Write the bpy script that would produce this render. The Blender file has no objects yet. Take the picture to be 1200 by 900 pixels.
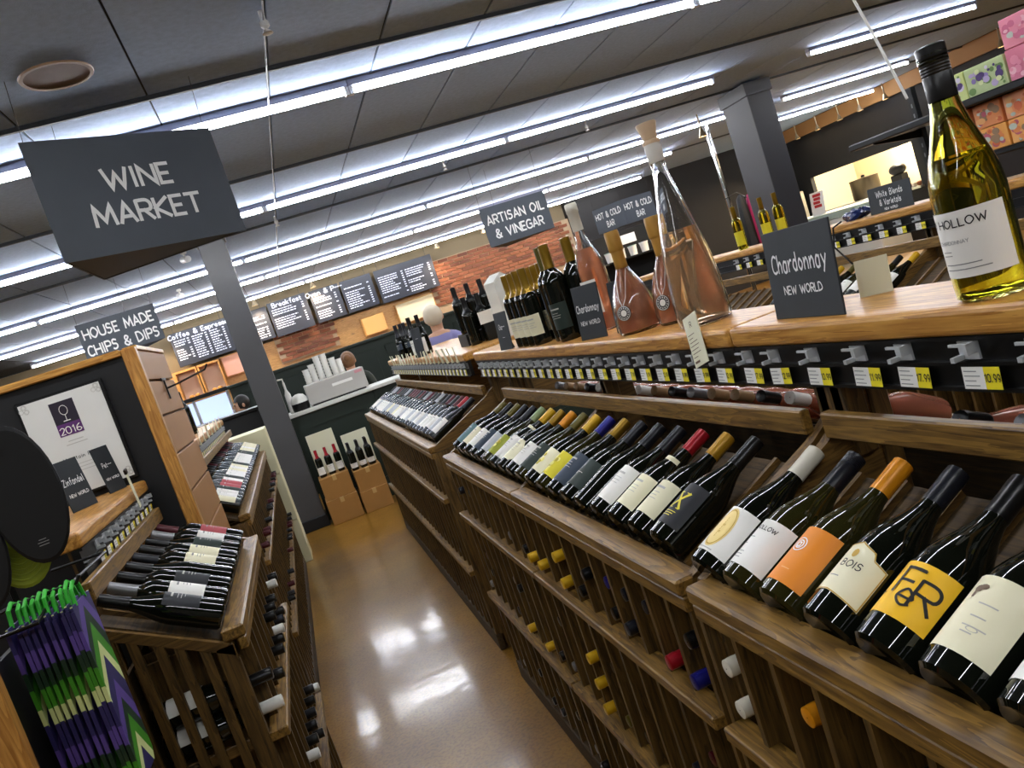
import bpy, bmesh, math, random
from mathutils import Matrix, Vector
random.seed(7)
rad = math.radians
SC = bpy.context.scene
COL = SC.collection

# ------------------------------------------------------------------ camera
def look_rows(yaw, pitch, roll):
    y, p, r = rad(yaw), rad(pitch), rad(roll)
    f = Vector((math.sin(y)*math.cos(p), math.cos(y)*math.cos(p), -math.sin(p)))
    rt = Vector((math.cos(y), -math.sin(y), 0)); dn = f.cross(rt)
    x = rt*math.cos(r) + dn*math.sin(r); d = -rt*math.sin(r) + dn*math.cos(r)
    return x, -d, -f
cam_data = bpy.data.cameras.new('camera')
cam = bpy.data.objects.new('camera', cam_data); COL.objects.link(cam)
cx, cy, cz = look_rows(14.62, 6.05, 18.70)
cam.matrix_world = Matrix(((cx.x, cy.x, cz.x, 0), (cx.y, cy.y, cz.y, 0), (cx.z, cy.z, cz.z, 1.613), (0, 0, 0, 1)))
cam_data.sensor_width = 36; cam_data.sensor_fit = 'HORIZONTAL'; cam_data.lens = 941.9/1200*36
cam_data.clip_start = .02; cam_data.clip_end = 80
SC.camera = cam

# ------------------------------------------------------------------ world and exposure
W = bpy.data.worlds.new('world'); SC.world = W; W.use_nodes = True
W.node_tree.nodes['Background'].inputs[0].default_value = (.55, .6, .7, 1)
W.node_tree.nodes['Background'].inputs[1].default_value = .008
SC.view_settings.view_transform = 'Standard'; SC.view_settings.look = 'None'
SC.view_settings.gamma = 1; SC.view_settings.use_curve_mapping = False
SC.view_settings.exposure = 1.6
TUBE = 30.0          # radiance of the fluorescent tubes
WARM = 1.0           # scale of the warm lamps at the back

# ------------------------------------------------------------------ materials
def lin(h):
    v = [int(h[i:i+2], 16)/255 for i in (0, 2, 4)]
    return tuple(c/12.92 if c <= .04045 else ((c+.055)/1.055)**2.4 for c in v) + (1,)
MATS = {}
def mat(name, col, rough=.5, metal=0, spec=.5, bump=0, bscale=200, var=0, vscale=8, emit=0, trans=0, ior=1.45, coat=0):
    if name in MATS: return MATS[name]
    m = bpy.data.materials.new(name); m.use_nodes = True; N = m.node_tree.nodes; L = m.node_tree.links
    b = N['Principled BSDF']; c = lin(col) if isinstance(col, str) else col
    b.inputs['Base Color'].default_value = c; b.inputs['Roughness'].default_value = rough
    b.inputs['Metallic'].default_value = metal; b.inputs['Specular IOR Level'].default_value = spec
    b.inputs['IOR'].default_value = ior
    if trans: b.inputs['Transmission Weight'].default_value = trans
    if coat: b.inputs['Coat Weight'].default_value = coat; b.inputs['Coat Roughness'].default_value = .08
    if emit:
        b.inputs['Emission Color'].default_value = c; b.inputs['Emission Strength'].default_value = emit
    if var or bump:
        t = N.new('ShaderNodeTexCoord')
    if var:
        n = N.new('ShaderNodeTexNoise'); n.inputs['Scale'].default_value = vscale; n.inputs['Detail'].default_value = 6
        L.new(t.outputs['Object'], n.inputs['Vector'])
        mx = N.new('ShaderNodeMixRGB'); mx.blend_type = 'MIX'
        mx.inputs[1].default_value = tuple(x*(1-var) for x in c[:3])+(1,); mx.inputs[2].default_value = tuple(min(1, x*(1+var)) for x in c[:3])+(1,)
        L.new(n.outputs[0], mx.inputs[0]); L.new(mx.outputs[0], b.inputs['Base Color'])
    if bump:
        n2 = N.new('ShaderNodeTexNoise'); n2.inputs['Scale'].default_value = bscale; n2.inputs['Detail'].default_value = 4
        L.new(t.outputs['Object'], n2.inputs['Vector'])
        bp = N.new('ShaderNodeBump'); bp.inputs['Strength'].default_value = bump; bp.inputs['Distance'].default_value = .004
        L.new(n2.outputs[0], bp.inputs['Height']); L.new(bp.outputs[0], b.inputs['Normal'])
    MATS[name] = m; return m

def wood(name, dark, light, axis='Y', rough=.42, knots=True):
    m = bpy.data.materials.new(name); m.use_nodes = True; N = m.node_tree.nodes; L = m.node_tree.links
    b = N['Principled BSDF']; b.inputs['Roughness'].default_value = rough
    t = N.new('ShaderNodeTexCoord'); oi = N.new('ShaderNodeObjectInfo')
    add = N.new('ShaderNodeVectorMath'); add.operation = 'MULTIPLY_ADD'
    add.inputs[1].default_value = (7.3, 5.1, 3.7)
    comb = N.new('ShaderNodeCombineXYZ')
    for i in range(3): L.new(oi.outputs['Random'], comb.inputs[i])
    L.new(comb.outputs[0], add.inputs[0]); L.new(t.outputs['Object'], add.inputs[2])
    mp = N.new('ShaderNodeMapping'); s = {'X': (1.2, 14, 14), 'Y': (14, 1.2, 14), 'Z': (14, 14, 1.2)}[axis]
    mp.inputs['Scale'].default_value = s; L.new(add.outputs[0], mp.inputs['Vector'])
    n1 = N.new('ShaderNodeTexNoise'); n1.inputs['Scale'].default_value = 1.6; n1.inputs['Detail'].default_value = 5; n1.inputs['Distortion'].default_value = .8
    L.new(mp.outputs[0], n1.inputs['Vector'])
    mul = N.new('ShaderNodeMath'); mul.operation = 'MULTIPLY'; mul.inputs[1].default_value = 9
    L.new(n1.outputs[0], mul.inputs[0])
    fr = N.new('ShaderNodeMath'); fr.operation = 'FRACT'; L.new(mul.outputs[0], fr.inputs[0])
    n2 = N.new('ShaderNodeTexNoise'); n2.inputs['Scale'].default_value = 9; n2.inputs['Detail'].default_value = 8
    L.new(mp.outputs[0], n2.inputs['Vector'])
    mx0 = N.new('ShaderNodeMath'); mx0.operation = 'MULTIPLY_ADD'; mx0.inputs[1].default_value = .35
    L.new(fr.outputs[0], mx0.inputs[0]); L.new(n2.outputs[0], mx0.inputs[2])
    cr = N.new('ShaderNodeValToRGB'); cr.color_ramp.elements[0].position = .3; cr.color_ramp.elements[1].position = .95
    cr.color_ramp.elements[0].color = lin(light); cr.color_ramp.elements[1].color = lin(dark)
    L.new(mx0.outputs[0], cr.inputs[0])
    out = cr.outputs[0]
    if knots:
        v = N.new('ShaderNodeTexVoronoi'); v.inputs['Scale'].default_value = 1.0
        mp2 = N.new('ShaderNodeMapping'); s2 = {'X': (1.6, 5, 5), 'Y': (5, 1.6, 5), 'Z': (5, 5, 1.6)}[axis]
        mp2.inputs['Scale'].default_value = s2; L.new(add.outputs[0], mp2.inputs['Vector']); L.new(mp2.outputs[0], v.inputs['Vector'])
        r2 = N.new('ShaderNodeValToRGB'); r2.color_ramp.elements[0].position = .035; r2.color_ramp.elements[1].position = .1
        r2.color_ramp.elements[0].color = (1, 1, 1, 1); r2.color_ramp.elements[1].color = (0, 0, 0, 1)
        L.new(v.outputs['Distance'], r2.inputs[0])
        mk = N.new('ShaderNodeMixRGB'); mk.inputs[2].default_value = tuple(x*.25 for x in lin(dark)[:3])+(1,)
        L.new(r2.outputs[0], mk.inputs[0]); L.new(out, mk.inputs[1]); out = mk.outputs[0]
    L.new(out, b.inputs['Base Color'])
    bp = N.new('ShaderNodeBump'); bp.inputs['Strength'].default_value = .25; bp.inputs['Distance'].default_value = .002
    L.new(n2.outputs[0], bp.inputs['Height']); L.new(bp.outputs[0], b.inputs['Normal'])
    MATS[name] = m; return m

PINE_Y = wood('pine_along', '98601c', 'e0aa54', 'Y', .38); PINE_X = wood('pine_cross', '98601c', 'e0aa54', 'X', .4); PINE_Z = wood('pine_upright', '9a6428', 'd8a050', 'Z', .4)
OAK_Y = wood('oak_along', '4a3210', 'a07a36', 'Y', .45); OAK_Z = wood('oak_upright', '38280e', '785a2a', 'Z', .5, False); OAK_X = wood('oak_cross', '463010', '886630', 'X', .5, False)
DARKOAK_Y = wood('dark_oak_along', '2a1e0a', '56401c', 'Y', .75, False)
BLACK = mat('black_paint', '0c0d0f', .6); BLACKPL = mat('black_plastic', '08090a', .35)
CHALK = mat('chalkboard', '23292d', .65, var=.25, vscale=14); CHALKB = mat('sign_slate', '454b53', .6, var=.15, vscale=5)
WHITEINK = mat('white_ink', 'e8e8e6', .7); GREYINK = mat('grey_ink', '9a9a98', .7); BLACKINK = mat('black_ink', '101010', .6)
SILVER = mat('silver_clip', 'c4c8ca', .3, .15); CHROME = mat('chrome', 'd8d8d8', .12, 1); WIRE = mat('black_wire', '080808', .35, .2)
TAGW = mat('tag_white', 'f0efe8', .6); TAGY = mat('tag_yellow', 'f2e01c', .55); CREAM = mat('cream_card', 'e6e3c4', .7)
GLASSD = mat('dark_bottle_glass', (.004, .005, .003, 1), .04, spec=.6); GLASSO = mat('olive_bottle_glass', (.02, .018, .004, 1), .05, spec=.6)

# ------------------------------------------------------------------ mesh helpers
class MB:
    def __init__(s): s.v = []; s.f = []; s.m = []; s.sm = []
    def add(s, vs, fs, m=0, sm=False):
        o = len(s.v); s.v += [tuple(x) for x in vs]
        for f in fs: s.f.append([i+o for i in f]); s.m.append(m); s.sm.append(sm)
        return s
    def box(s, x0, x1, y0, y1, z0, z1, m=0):
        x0, x1 = sorted((x0, x1)); y0, y1 = sorted((y0, y1)); z0, z1 = sorted((z0, z1))
        v = [(x, y, z) for z in (z0, z1) for y in (y0, y1) for x in (x0, x1)]
        return s.add(v, [(0, 2, 3, 1), (4, 5, 7, 6), (0, 1, 5, 4), (2, 6, 7, 3), (0, 4, 6, 2), (1, 3, 7, 5)], m)
    def bbox(s, x0, x1, y0, y1, z0, z1, b=.004, m=0, seg=1):
        bm = bmesh.new(); bmesh.ops.create_cube(bm, size=1)
        for v in bm.verts: v.co = Vector(((x0+x1)/2+v.co.x*abs(x1-x0), (y0+y1)/2+v.co.y*abs(y1-y0), (z0+z1)/2+v.co.z*abs(z1-z0)))
        bmesh.ops.bevel(bm, geom=bm.edges[:], offset=b, segments=seg, affect='EDGES', profile=.5)
        bm.verts.index_update(); s.add([v.co for v in bm.verts], [[v.index for v in f.verts] for f in bm.faces], m); bm.free(); return s
    def lathe(s, prof, n=20, m=0, c=(0, 0, 0), a0=None, a1=None, ell=1.0):
        full = a0 is None; k = n if full else n+1; vs = []; fs = []
        for r, z in prof:
            for i in range(k):
                a = 2*math.pi*i/n if full else a0+(a1-a0)*i/n
                vs.append((c[0]+r*math.cos(a), c[1]+ell*r*math.sin(a), c[2]+z))
        for j in range(len(prof)-1):
            for i in range(n):
                i2 = (i+1) % k if full else i+1
                fs.append((j*k+i, j*k+i2, (j+1)*k+i2, (j+1)*k+i))
        return s.add(vs, fs, m, True)
    def tube(s, path, r, n=8, m=0, caps=True):
        P = [Vector(p) for p in path]; rs = r if isinstance(r, (list, tuple)) else [r]*len(P); vs = []; fs = []; up = None
        for i, p in enumerate(P):
            t = (P[min(i+1, len(P)-1)]-P[max(i-1, 0)]).normalized()
            if up is None: up = Vector((0, 0, 1)) if abs(t.z) < .9 else Vector((1, 0, 0))
            a = t.cross(up); a = a.normalized() if a.length > 1e-5 else t.orthogonal().normalized()
            b = a.cross(t); up = b
            for k in range(n):
                w = 2*math.pi*k/n; vs.append(p+(a*math.cos(w)+b*math.sin(w))*rs[i])
        for i in range(len(P)-1):
            for k in range(n): fs.append((i*n+k, i*n+(k+1) % n, (i+1)*n+(k+1) % n, (i+1)*n+k))
        if caps: fs.append(list(range(n))[::-1]); fs.append([(len(P)-1)*n+k for k in range(n)])
        return s.add(vs, fs, m, True)
    def prism(s, poly, axis, a, b, m=0):      # polygon in the two other axes, extruded along axis
        n = len(poly)
        def P(u, w, t): return {'x': (t, u, w), 'y': (u, t, w), 'z': (u, w, t)}[axis]
        vs = [P(u, w, a) for u, w in poly]+[P(u, w, b) for u, w in poly]
        fs = [list(range(n)), list(range(2*n-1, n-1, -1))]+[(i, i+n, (i+1) % n+n, (i+1) % n) for i in range(n)]
        return s.add(vs, fs, m)
    def ball(s, c, rx, ry, rz, n=12, h=8, m=0):
        vs = [(c[0], c[1], c[2]-rz)]; fs = []
        for j in range(1, h):
            t = -math.pi/2+math.pi*j/h
            for i in range(n):
                a = 2*math.pi*i/n; vs.append((c[0]+rx*math.cos(t)*math.cos(a), c[1]+ry*math.cos(t)*math.sin(a), c[2]+rz*math.sin(t)))
        vs.append((c[0], c[1], c[2]+rz))
        for i in range(n):
            fs.append((0, 1+(i+1) % n, 1+i)); fs.append((len(vs)-1, 1+(h-2)*n+i, 1+(h-2)*n+(i+1) % n))
            for j in range(h-2): fs.append((1+j*n+i, 1+j*n+(i+1) % n, 1+(j+1)*n+(i+1) % n, 1+(j+1)*n+i))
        return s.add(vs, fs, m, True)
    def mesh(s, name, mats):
        me = bpy.data.meshes.new(name); me.from_pydata(s.v, [], s.f)
        for x in (mats if isinstance(mats, (list, tuple)) else [mats]): me.materials.append(x)
        me.polygons.foreach_set('material_index', s.m); me.polygons.foreach_set('use_smooth', s.sm)
        bm = bmesh.new(); bm.from_mesh(me); bmesh.ops.recalc_face_normals(bm, faces=bm.faces[:]); bm.to_mesh(me); bm.free()
        if any(s.sm): me.set_sharp_from_angle(angle=rad(42))
        me.update(); return me
    def build(s, name, mats, parent=None, world=True):
        return link(name, s.mesh(name, mats), parent, world)

def link(name, me, parent=None, world=True):
    o = bpy.data.objects.new(name, me); COL.objects.link(o)
    if parent:
        o.parent = parent
        if world and parent.type == 'EMPTY' and parent.parent is None:
            o.matrix_parent_inverse = Matrix.Translation(-Vector(parent.location))
    return o
def tag(o, label, cat, group=None, kind=None):
    if label: o['label'] = label
    if cat: o['category'] = cat
    if group: o['group'] = group
    if kind: o['kind'] = kind
    return o
def thing(name, label, cat, loc=(0, 0, 0), rot=(0, 0, 0), group=None):
    o = bpy.data.objects.new(name, None); COL.objects.link(o); o.location = loc; o.rotation_euler = rot; o.empty_display_size = .05
    return tag(o, label, cat, group)
def struct(o): o['kind'] = 'structure'; return o

# ------------------------------------------------------------------ hand lettering: strokes on a grid, y=3 baseline, y=D cap height
GL = {'A': (8, '03 4D 83;16 76'), 'B': (7, '03 0D;~0D 4D 6B 49 08;~08 58 66 64 43 03'), 'C': (7, '~7C 4D 1B 07 14 43 74'), 'D': (8, '03 0D;~0D 4D 7A 86 54 03'),
 'E': (6, '6D 0D 03 63;08 58'), 'F': (6, '6D 0D 03;08 58'), 'G': (8, '~8C 4D 1B 07 14 43 84;84 88 58'), 'H': (8, '03 0D;83 8D;08 88'), 'I': (2, '13 1D'),
 'K': (7, '03 0D;7D 08 73'), 'L': (6, '0D 03 63'), 'M': (10, '03 1D 55 9D A3'), 'N': (8, '03 0D 83 8D'), 'O': (9, '~4D 1B 08 15 43 75 98 7C 4D'),
 'P': (7, '03 0D;~0D 5D 7B 68 08'), 'R': (7, '03 0D;~0D 5D 7B 68 08;38 73'), 'S': (7, '~6C 3D 1C 19 58 66 54 23 04'), 'T': (8, '0D 8D;4D 43'),
 'U': (8, '~0D 07 14 43 74 87 8D'), 'V': (8, '0D 43 8D'), 'W': (12, '0D 33 6B 93 CD'), 'X': (7, '03 7D;0D 73'), 'Y': (8, '0D 48 43;8D 48'), 'Z': (7, '0D 7D 03 73'),
 '&': (8, '~83 29 2C 4D 6B 17 05 33 64 88'),
 'a': (6, '~58 29 06 13 43 56;59 53'), 'b': (6, '0D 03;~07 39 58 55 33 04'), 'c': (6, '~58 29 06 14 33 54'), 'd': (6, '~58 29 06 14 33 55;5D 53'), 'e': (6, '~06 56 48 29 06 14 33 54'),
 'f': (5, '~5D 3D 2B 23;09 49'), 'h': (6, '0D 03;~06 39 57 53'), 'i': (2, '19 13;1B 1C'), 'k': (6, '0D 03;59 06 53'), 'l': (2, '1D 13'), 'n': (6, '09 03;~06 39 57 53'),
 'o': (6, '~29 06 14 33 55 57 29'), 'p': (6, '09 00;~07 39 58 55 33 04'), 'r': (5, '09 03;~06 39 59'), 's': (5, '~58 29 07 46 54 23 04'), 't': (5, '2C 24 43;09 49'),
 'w': (8, '09 23 47 63 89'), 'y': (6, '09 34;69 10'), 'v': (6, '09 33 69'), 'z': (5, '09 59 03 53'), 'm': (9, '09 03;~06 39 47 43;~46 69 87 83'),
 '0': (6, '~3D 0B 05 33 65 6B 3D'), '1': (4, '1B 3D 33'), '2': (6, '~0B 3D 6B 47 03;03 63'), '6': (6, '~5D 1A 05 33 65 57 28 06'), '9': (6, '~67 37 1A 3D 6B 67 43'), '7': (6, '0D 6D 23'),
 '8': (6, '~3D 1B 5 7 33'), '.': (2, '13 14'), ' ': (5, ''), '-': (4, '08 48'), '@': (9, '~3D 08 43 88 4D 3D;~66 49 36 45 66')}
GL['8'] = (6, '~3D 1B 38 65 33 05 38 6B 3D')
def strokes(txt, h):
    u = h/10; x = 0; out = []
    for ch in txt:
        w, s = GL.get(ch, GL['-'])
        for st in s.split(';'):
            if not st: continue
            sm = st[0] == '~'; pts = [(int(p[0], 16)*u+x, (int(p[1], 16)-3)*u) for p in st.lstrip('~').split()]
            if sm and len(pts) > 2:
                q = []; n = len(pts); closed = pts[0] == pts[-1]
                for i in range(n-1):
                    p0 = pts[i-1] if i else (pts[n-2] if closed else pts[0]); p1 = pts[i]; p2 = pts[i+1]; p3 = pts[i+2] if i+2 < n else (pts[1] if closed else pts[-1])
                    for k in range(4):
                        t = k/4; q.append(tuple(.5*(2*p1[d]+(p2[d]-p0[d])*t+(2*p0[d]-5*p1[d]+4*p2[d]-p3[d])*t*t+(3*p1[d]-p0[d]-3*p2[d]+p3[d])*t**3) for d in (0, 1)))
                pts = q+[pts[-1]]
            out.append(pts)
        x += (w+2.2)*u
    return out, x-2.2*u
def text2d(txt, h, w, align='c'):
    ss, W = strokes(txt, h); ox = {'c': -W/2, 'l': 0, 'r': -W}[align]; V = []; F = []
    for pts in ss:
        pts = [(x+ox, y) for x, y in pts]; fine = [pts[0]]
        for (ax, ay), (bx, by) in zip(pts, pts[1:]):
            k = max(1, math.ceil(math.hypot(bx-ax, by-ay)/(h*.3)))
            fine += [(ax+(bx-ax)*q/k, ay+(by-ay)*q/k) for q in range(1, k+1)]
        pts = fine
        pts = [p for i, p in enumerate(pts) if i == 0 or math.hypot(p[0]-pts[i-1][0], p[1]-pts[i-1][1]) > 1e-6]; n = len(pts); closed = n > 3 and math.hypot(pts[0][0]-pts[-1][0], pts[0][1]-pts[-1][1]) < 1e-6
        if closed: pts = pts[:-1]; n -= 1
        D = []
        for i in range(n if closed else n-1):
            q = pts[(i+1) % n]; l = math.hypot(q[0]-pts[i][0], q[1]-pts[i][1]); D.append(((q[0]-pts[i][0])/l, (q[1]-pts[i][1])/l))
        o = len(V)
        for i, (x, y) in enumerate(pts):
            d0 = D[i-1] if (i or closed) else D[0]; d1 = D[i] if i < len(D) else D[-1]
            tx, ty = d0[0]+d1[0], d0[1]+d1[1]; tl = math.hypot(tx, ty)
            if tl < .3: tx, ty, tl = d0[0], d0[1], 1
            nx, ny = -ty/tl, tx/tl; c = max(.5, nx*-d1[1]+ny*d1[0]); k = w/2/c; e = 0
            if not closed and i in (0, n-1): e = w*.25*(-1 if i == 0 else 1)
            V += [(x+nx*k+d1[0]*e, y+ny*k+d1[1]*e), (x-nx*k+d1[0]*e, y-ny*k+d1[1]*e)]
        for i in range(n if closed else n-1):
            a_, b_ = o+2*i, o+2*((i+1) % n); F.append((a_, a_+1, b_+1, b_))
    return V, F
def place_text(mb, txt, h, w, f, at=(0, 0), align='c', m=0, xs=1.0):
    V, F = text2d(txt, h, w, align); mb.add([f(x*xs+at[0], y+at[1]) for x, y in V], F, m)
def rect2d(mb, f, x0, x1, y0, y1, m=0, nx=1):
    vs = []; fs = []
    for i in range(nx+1):
        x = x0+(x1-x0)*i/nx; vs += [f(x, y0), f(x, y1)]
    for i in range(nx): fs.append((2*i, 2*i+2, 2*i+3, 2*i+1))
    mb.add(vs, fs, m)
def ell2d(mb, f, cx, cy, rx, ry, m=0, n=20, inner=0):
    rings = [inner, 1] if inner else [0, .34, .67, 1]
    vs = []; fs = []
    for t in rings: vs += [f(cx+rx*t*math.cos(2*math.pi*i/n), cy+ry*t*math.sin(2*math.pi*i/n)) for i in range(n)]
    for j in range(len(rings)-1):
        for i in range(n): fs.append((j*n+i, j*n+(i+1) % n, (j+1)*n+(i+1) % n, (j+1)*n+i))
    if not inner:      # the innermost ring is one point
        vs = [vs[0]]+vs[n:]; fs = [tuple(max(0, q-n+1) for q in x) for x in fs]; fs = [x if x[0] or x[1] else (0, x[2], x[3]) for x in fs]
    mb.add(vs, fs, m)

# ------------------------------------------------------------------ setting: floor, ceiling, walls
def floor_mat():
    m = bpy.data.materials.new('polished_concrete'); m.use_nodes = True; N = m.node_tree.nodes; L = m.node_tree.links; b = N['Principled BSDF']
    t = N.new('ShaderNodeTexCoord')
    n1 = N.new('ShaderNodeTexNoise'); n1.inputs['Scale'].default_value = 1.3; n1.inputs['Detail'].default_value = 8; n1.inputs['Roughness'].default_value = .65
    n2 = N.new('ShaderNodeTexNoise'); n2.inputs['Scale'].default_value = 70; n2.inputs['Detail'].default_value = 3
    v = N.new('ShaderNodeTexVoronoi'); v.inputs['Scale'].default_value = 110
    for n in (n1, n2, v): L.new(t.outputs['Object'], n.inputs['Vector'])
    c1 = N.new('ShaderNodeValToRGB'); e = c1.color_ramp.elements; e[0].position = .3; e[0].color = lin('785212'); e[1].position = .75; e[1].color = lin('b2842e')
    L.new(n1.outputs[0], c1.inputs[0])
    c2 = N.new('ShaderNodeValToRGB'); e = c2.color_ramp.elements; e[0].position = .36; e[0].color = (.35, .3, .22, 1); e[1].position = .56; e[1].color = (1, 1, 1, 1)
    L.new(n2.outputs[0], c2.inputs[0])
    mx = N.new('ShaderNodeMixRGB'); mx.blend_type = 'MULTIPLY'; mx.inputs[0].default_value = .45; L.new(c1.outputs[0], mx.inputs[1]); L.new(c2.outputs[0], mx.inputs[2])
    c3 = N.new('ShaderNodeValToRGB'); e = c3.color_ramp.elements; e[0].position = .05; e[0].color = (1, 1, 1, 1); e[1].position = .16; e[1].color = (0, 0, 0, 1)
    L.new(v.outputs['Distance'], c3.inputs[0])
    mx2 = N.new('ShaderNodeMixRGB'); mx2.inputs[2].default_value = lin('c8ae74'); k = N.new('ShaderNodeMath'); k.operation = 'MULTIPLY'; k.inputs[1].default_value = .15
    L.new(c3.outputs[0], k.inputs[0]); L.new(k.outputs[0], mx2.inputs[0]); L.new(mx.outputs[0], mx2.inputs[1]); L.new(mx2.outputs[0], b.inputs['Base Color'])
    b.inputs['Roughness'].default_value = .34; b.inputs['Coat Weight'].default_value = .7; b.inputs['Coat Roughness'].default_value = .10
    n3 = N.new('ShaderNodeTexNoise'); n3.inputs['Scale'].default_value = 6; n3.inputs['Detail'].default_value = 3; L.new(t.outputs['Object'], n3.inputs['Vector'])
    bp = N.new('ShaderNodeBump'); bp.inputs['Strength'].default_value = .07; bp.inputs['Distance'].default_value = .02
    L.new(n3.outputs[0], bp.inputs['Height']); L.new(bp.outputs[0], b.inputs['Normal']); L.new(bp.outputs[0], b.inputs['Coat Normal'])
    return m
ZC = 3.136
fl = struct(MB().box(-6, 12.3, -4, 16.7, -.05, 0).build('floor', floor_mat()))
TILE = mat('ceiling_tile', '8fa4c4', .85, bump=.5, bscale=120, var=.22, vscale=30)
ceil = struct(MB().box(-6, 12.3, -4, 16.7, ZC+.012, ZC+.06).build('ceiling', mat('ceiling_backing', '24272a', .9)))
PX, PY = .616, 2.22
tile_me = MB().bbox(-PX/2+.005, PX/2-.005, -PY/2+.005, PY/2-.005, 0, .014, .003).mesh('ceiling_tile', TILE)
for i in range(-6, 20):
    for j in range(-1, 6):
        xc = -.165+PX*(i+.5); yc = 4.41+PY*(j+.5)
        if xc > 12.1 or (j == -1 and (xc > 3 or xc < -2.5)) or xc < -1.5-.33*yc*.6: continue
        o = link('ceiling_tile', tile_me, ceil); o.location = (xc, yc, ZC+random.uniform(-.001, .001))
for k, yy in enumerate((4.41, 6.63, 8.85, 11.07, 13.29)):
    tag(struct(MB().bbox(-5.9, 12.2, yy-.012, yy+.012, ZC-.024, ZC+.004, .003).build('trim_%d' % (k+1), mat('grid_bar', '2c3034', .6))), None, None)
WALLM = mat('charcoal_wall', '26282b', .75, var=.1, vscale=3)
struct(MB().box(-6.1, -6, -4, 16.7, 0, ZC).build('wall_left', mat('grey_wall', '5c5f62', .8)))
struct(MB().box(-6, 12.3, -4.1, -4, 0, ZC).build('wall_rear', mat('grey_wall2', '6a655c', .8)))
wb = struct(MB().box(-6, 12.3, 16.7, 16.8, 0, ZC).build('wall_back', mat('back_wall', '6e6048', .8)))
OY0, OY1, OZ0, OZ1 = 12.75, 15.8, 1.08, 1.93
wr = MB().box(12.3, 12.4, -4, OY0, 0, 2.87).box(12.3, 12.4, OY1, 16.7, 0, 2.87).box(12.3, 12.4, OY0, OY1, 0, OZ0).box(12.3, 12.4, OY0, OY1, OZ1, 2.87)
wr = struct(wr.build('wall_right', mat('black_wall', '17181b', .7)))
MB().box(12.22, 12.4, -4, 16.7, 2.87, ZC).build('soffit', mat('brown_soffit', 'a07648', .7), wr)
# kitchen niche beyond the pass-through
KW = mat('kitchen_wall', 'e8d6b0', .6)
struct(MB().box(14.2, 14.3, 11.5, 16.7, 0, ZC).box(12.4, 14.2, 11.4, 11.5, 0, ZC).box(12.4, 14.2, 16.6, 16.7, 0, ZC).build('wall_kitchen', KW))
MB().box(12.2, 12.5, OY0-.05, OY1+.05, OZ0-.04, OZ0).build('sill', mat('steel_sill', 'b8b8b0', .3, .7), wr)

# partition on the left, black, capped with wood, and the slatwall end panel
wp = struct(MB().box(-3.2, -.517, 3.17, 3.22, 0, 1.85).build('wall_partition', mat('partition_black', '0d0e10', .55)))
MB().bbox(-3.2, -.517, 3.15, 3.24, 1.85, 1.875, .004).build('cap', PINE_X, wp)
sp = thing('slatwall_end', 'tan slatwall end panel with a wooden corner post beside the black partition', 'panel', (-.49, 3.55, 0))
MB().bbox(-.517, -.466, 3.17, 3.215, 0, 1.872, .003).build('corner_post', PINE_Z, sp)
zz = [0, .19, .38, .57, .76, .95, 1.14, 1.30, 1.45, 1.60, 1.74, 1.862]
MASON = mat('tan_board', '9c6a2e', .6, var=.08, vscale=6)
for a, b in zip(zz[:-1], zz[1:]):
    MB().bbox(-.482, -.469, 3.217, 3.90, a+.004, b-.004, .002).build('panel_board', MASON, sp)
MB().box(-.50, -.482, 3.217, 3.90, 0, 1.86).build('backing', mat('tan_backing', '6a4c30', .8), sp)
MB().bbox(-.517, -.466, 3.217, 3.905, 1.862, 1.88, .003).build('cap', PINE_Y, sp)
hk = thing('slatwall_hook', 'empty black metal hook plugged into the tan slatwall panel', 'hook', (-.466, 3.55, 1.70))
MB().box(-.468, -.462, 3.50, 3.62, 1.735, 1.745).box(-.466, -.460, 3.545, 3.56, 1.655, 1.735).build('plate', WIRE, hk)
MB().tube([(-.463, 3.552, 1.70), (-.42, 3.552, 1.705), (-.30, 3.552, 1.725), (-.285, 3.552, 1.745)], .004).build('arm', WIRE, hk)

# columns
def column(name, label, x0, x1, y0, y1, m, capz):
    c = thing(name, label, 'column', ((x0+x1)/2, (y0+y1)/2, 0))
    MB().bbox(x0, x1, y0, y1, 0, ZC-.034, .006).build('shaft', m, c)
    MB().bbox(x0-.02, x1+.02, y0-.02, y1+.02, capz, ZC-.03, .006).build('collar', m, c)
    MB().bbox(x0-.015, x1+.015, y0-.015, y1+.015, 0, .12, .006).build('base', BLACK, c)
    return c
column('column', 'square dark grey column standing at the end of the left racks', -.365, -.115, 8.32, 8.57, mat('column_grey', '4a4a4c', .55), 3.02)
column('column', 'wide dark column behind the rosé bottles, spotlit from the right', 6.14, 6.48, 8.57, 9.13, mat('column_dark', '38383c', .55), 2.95)

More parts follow.
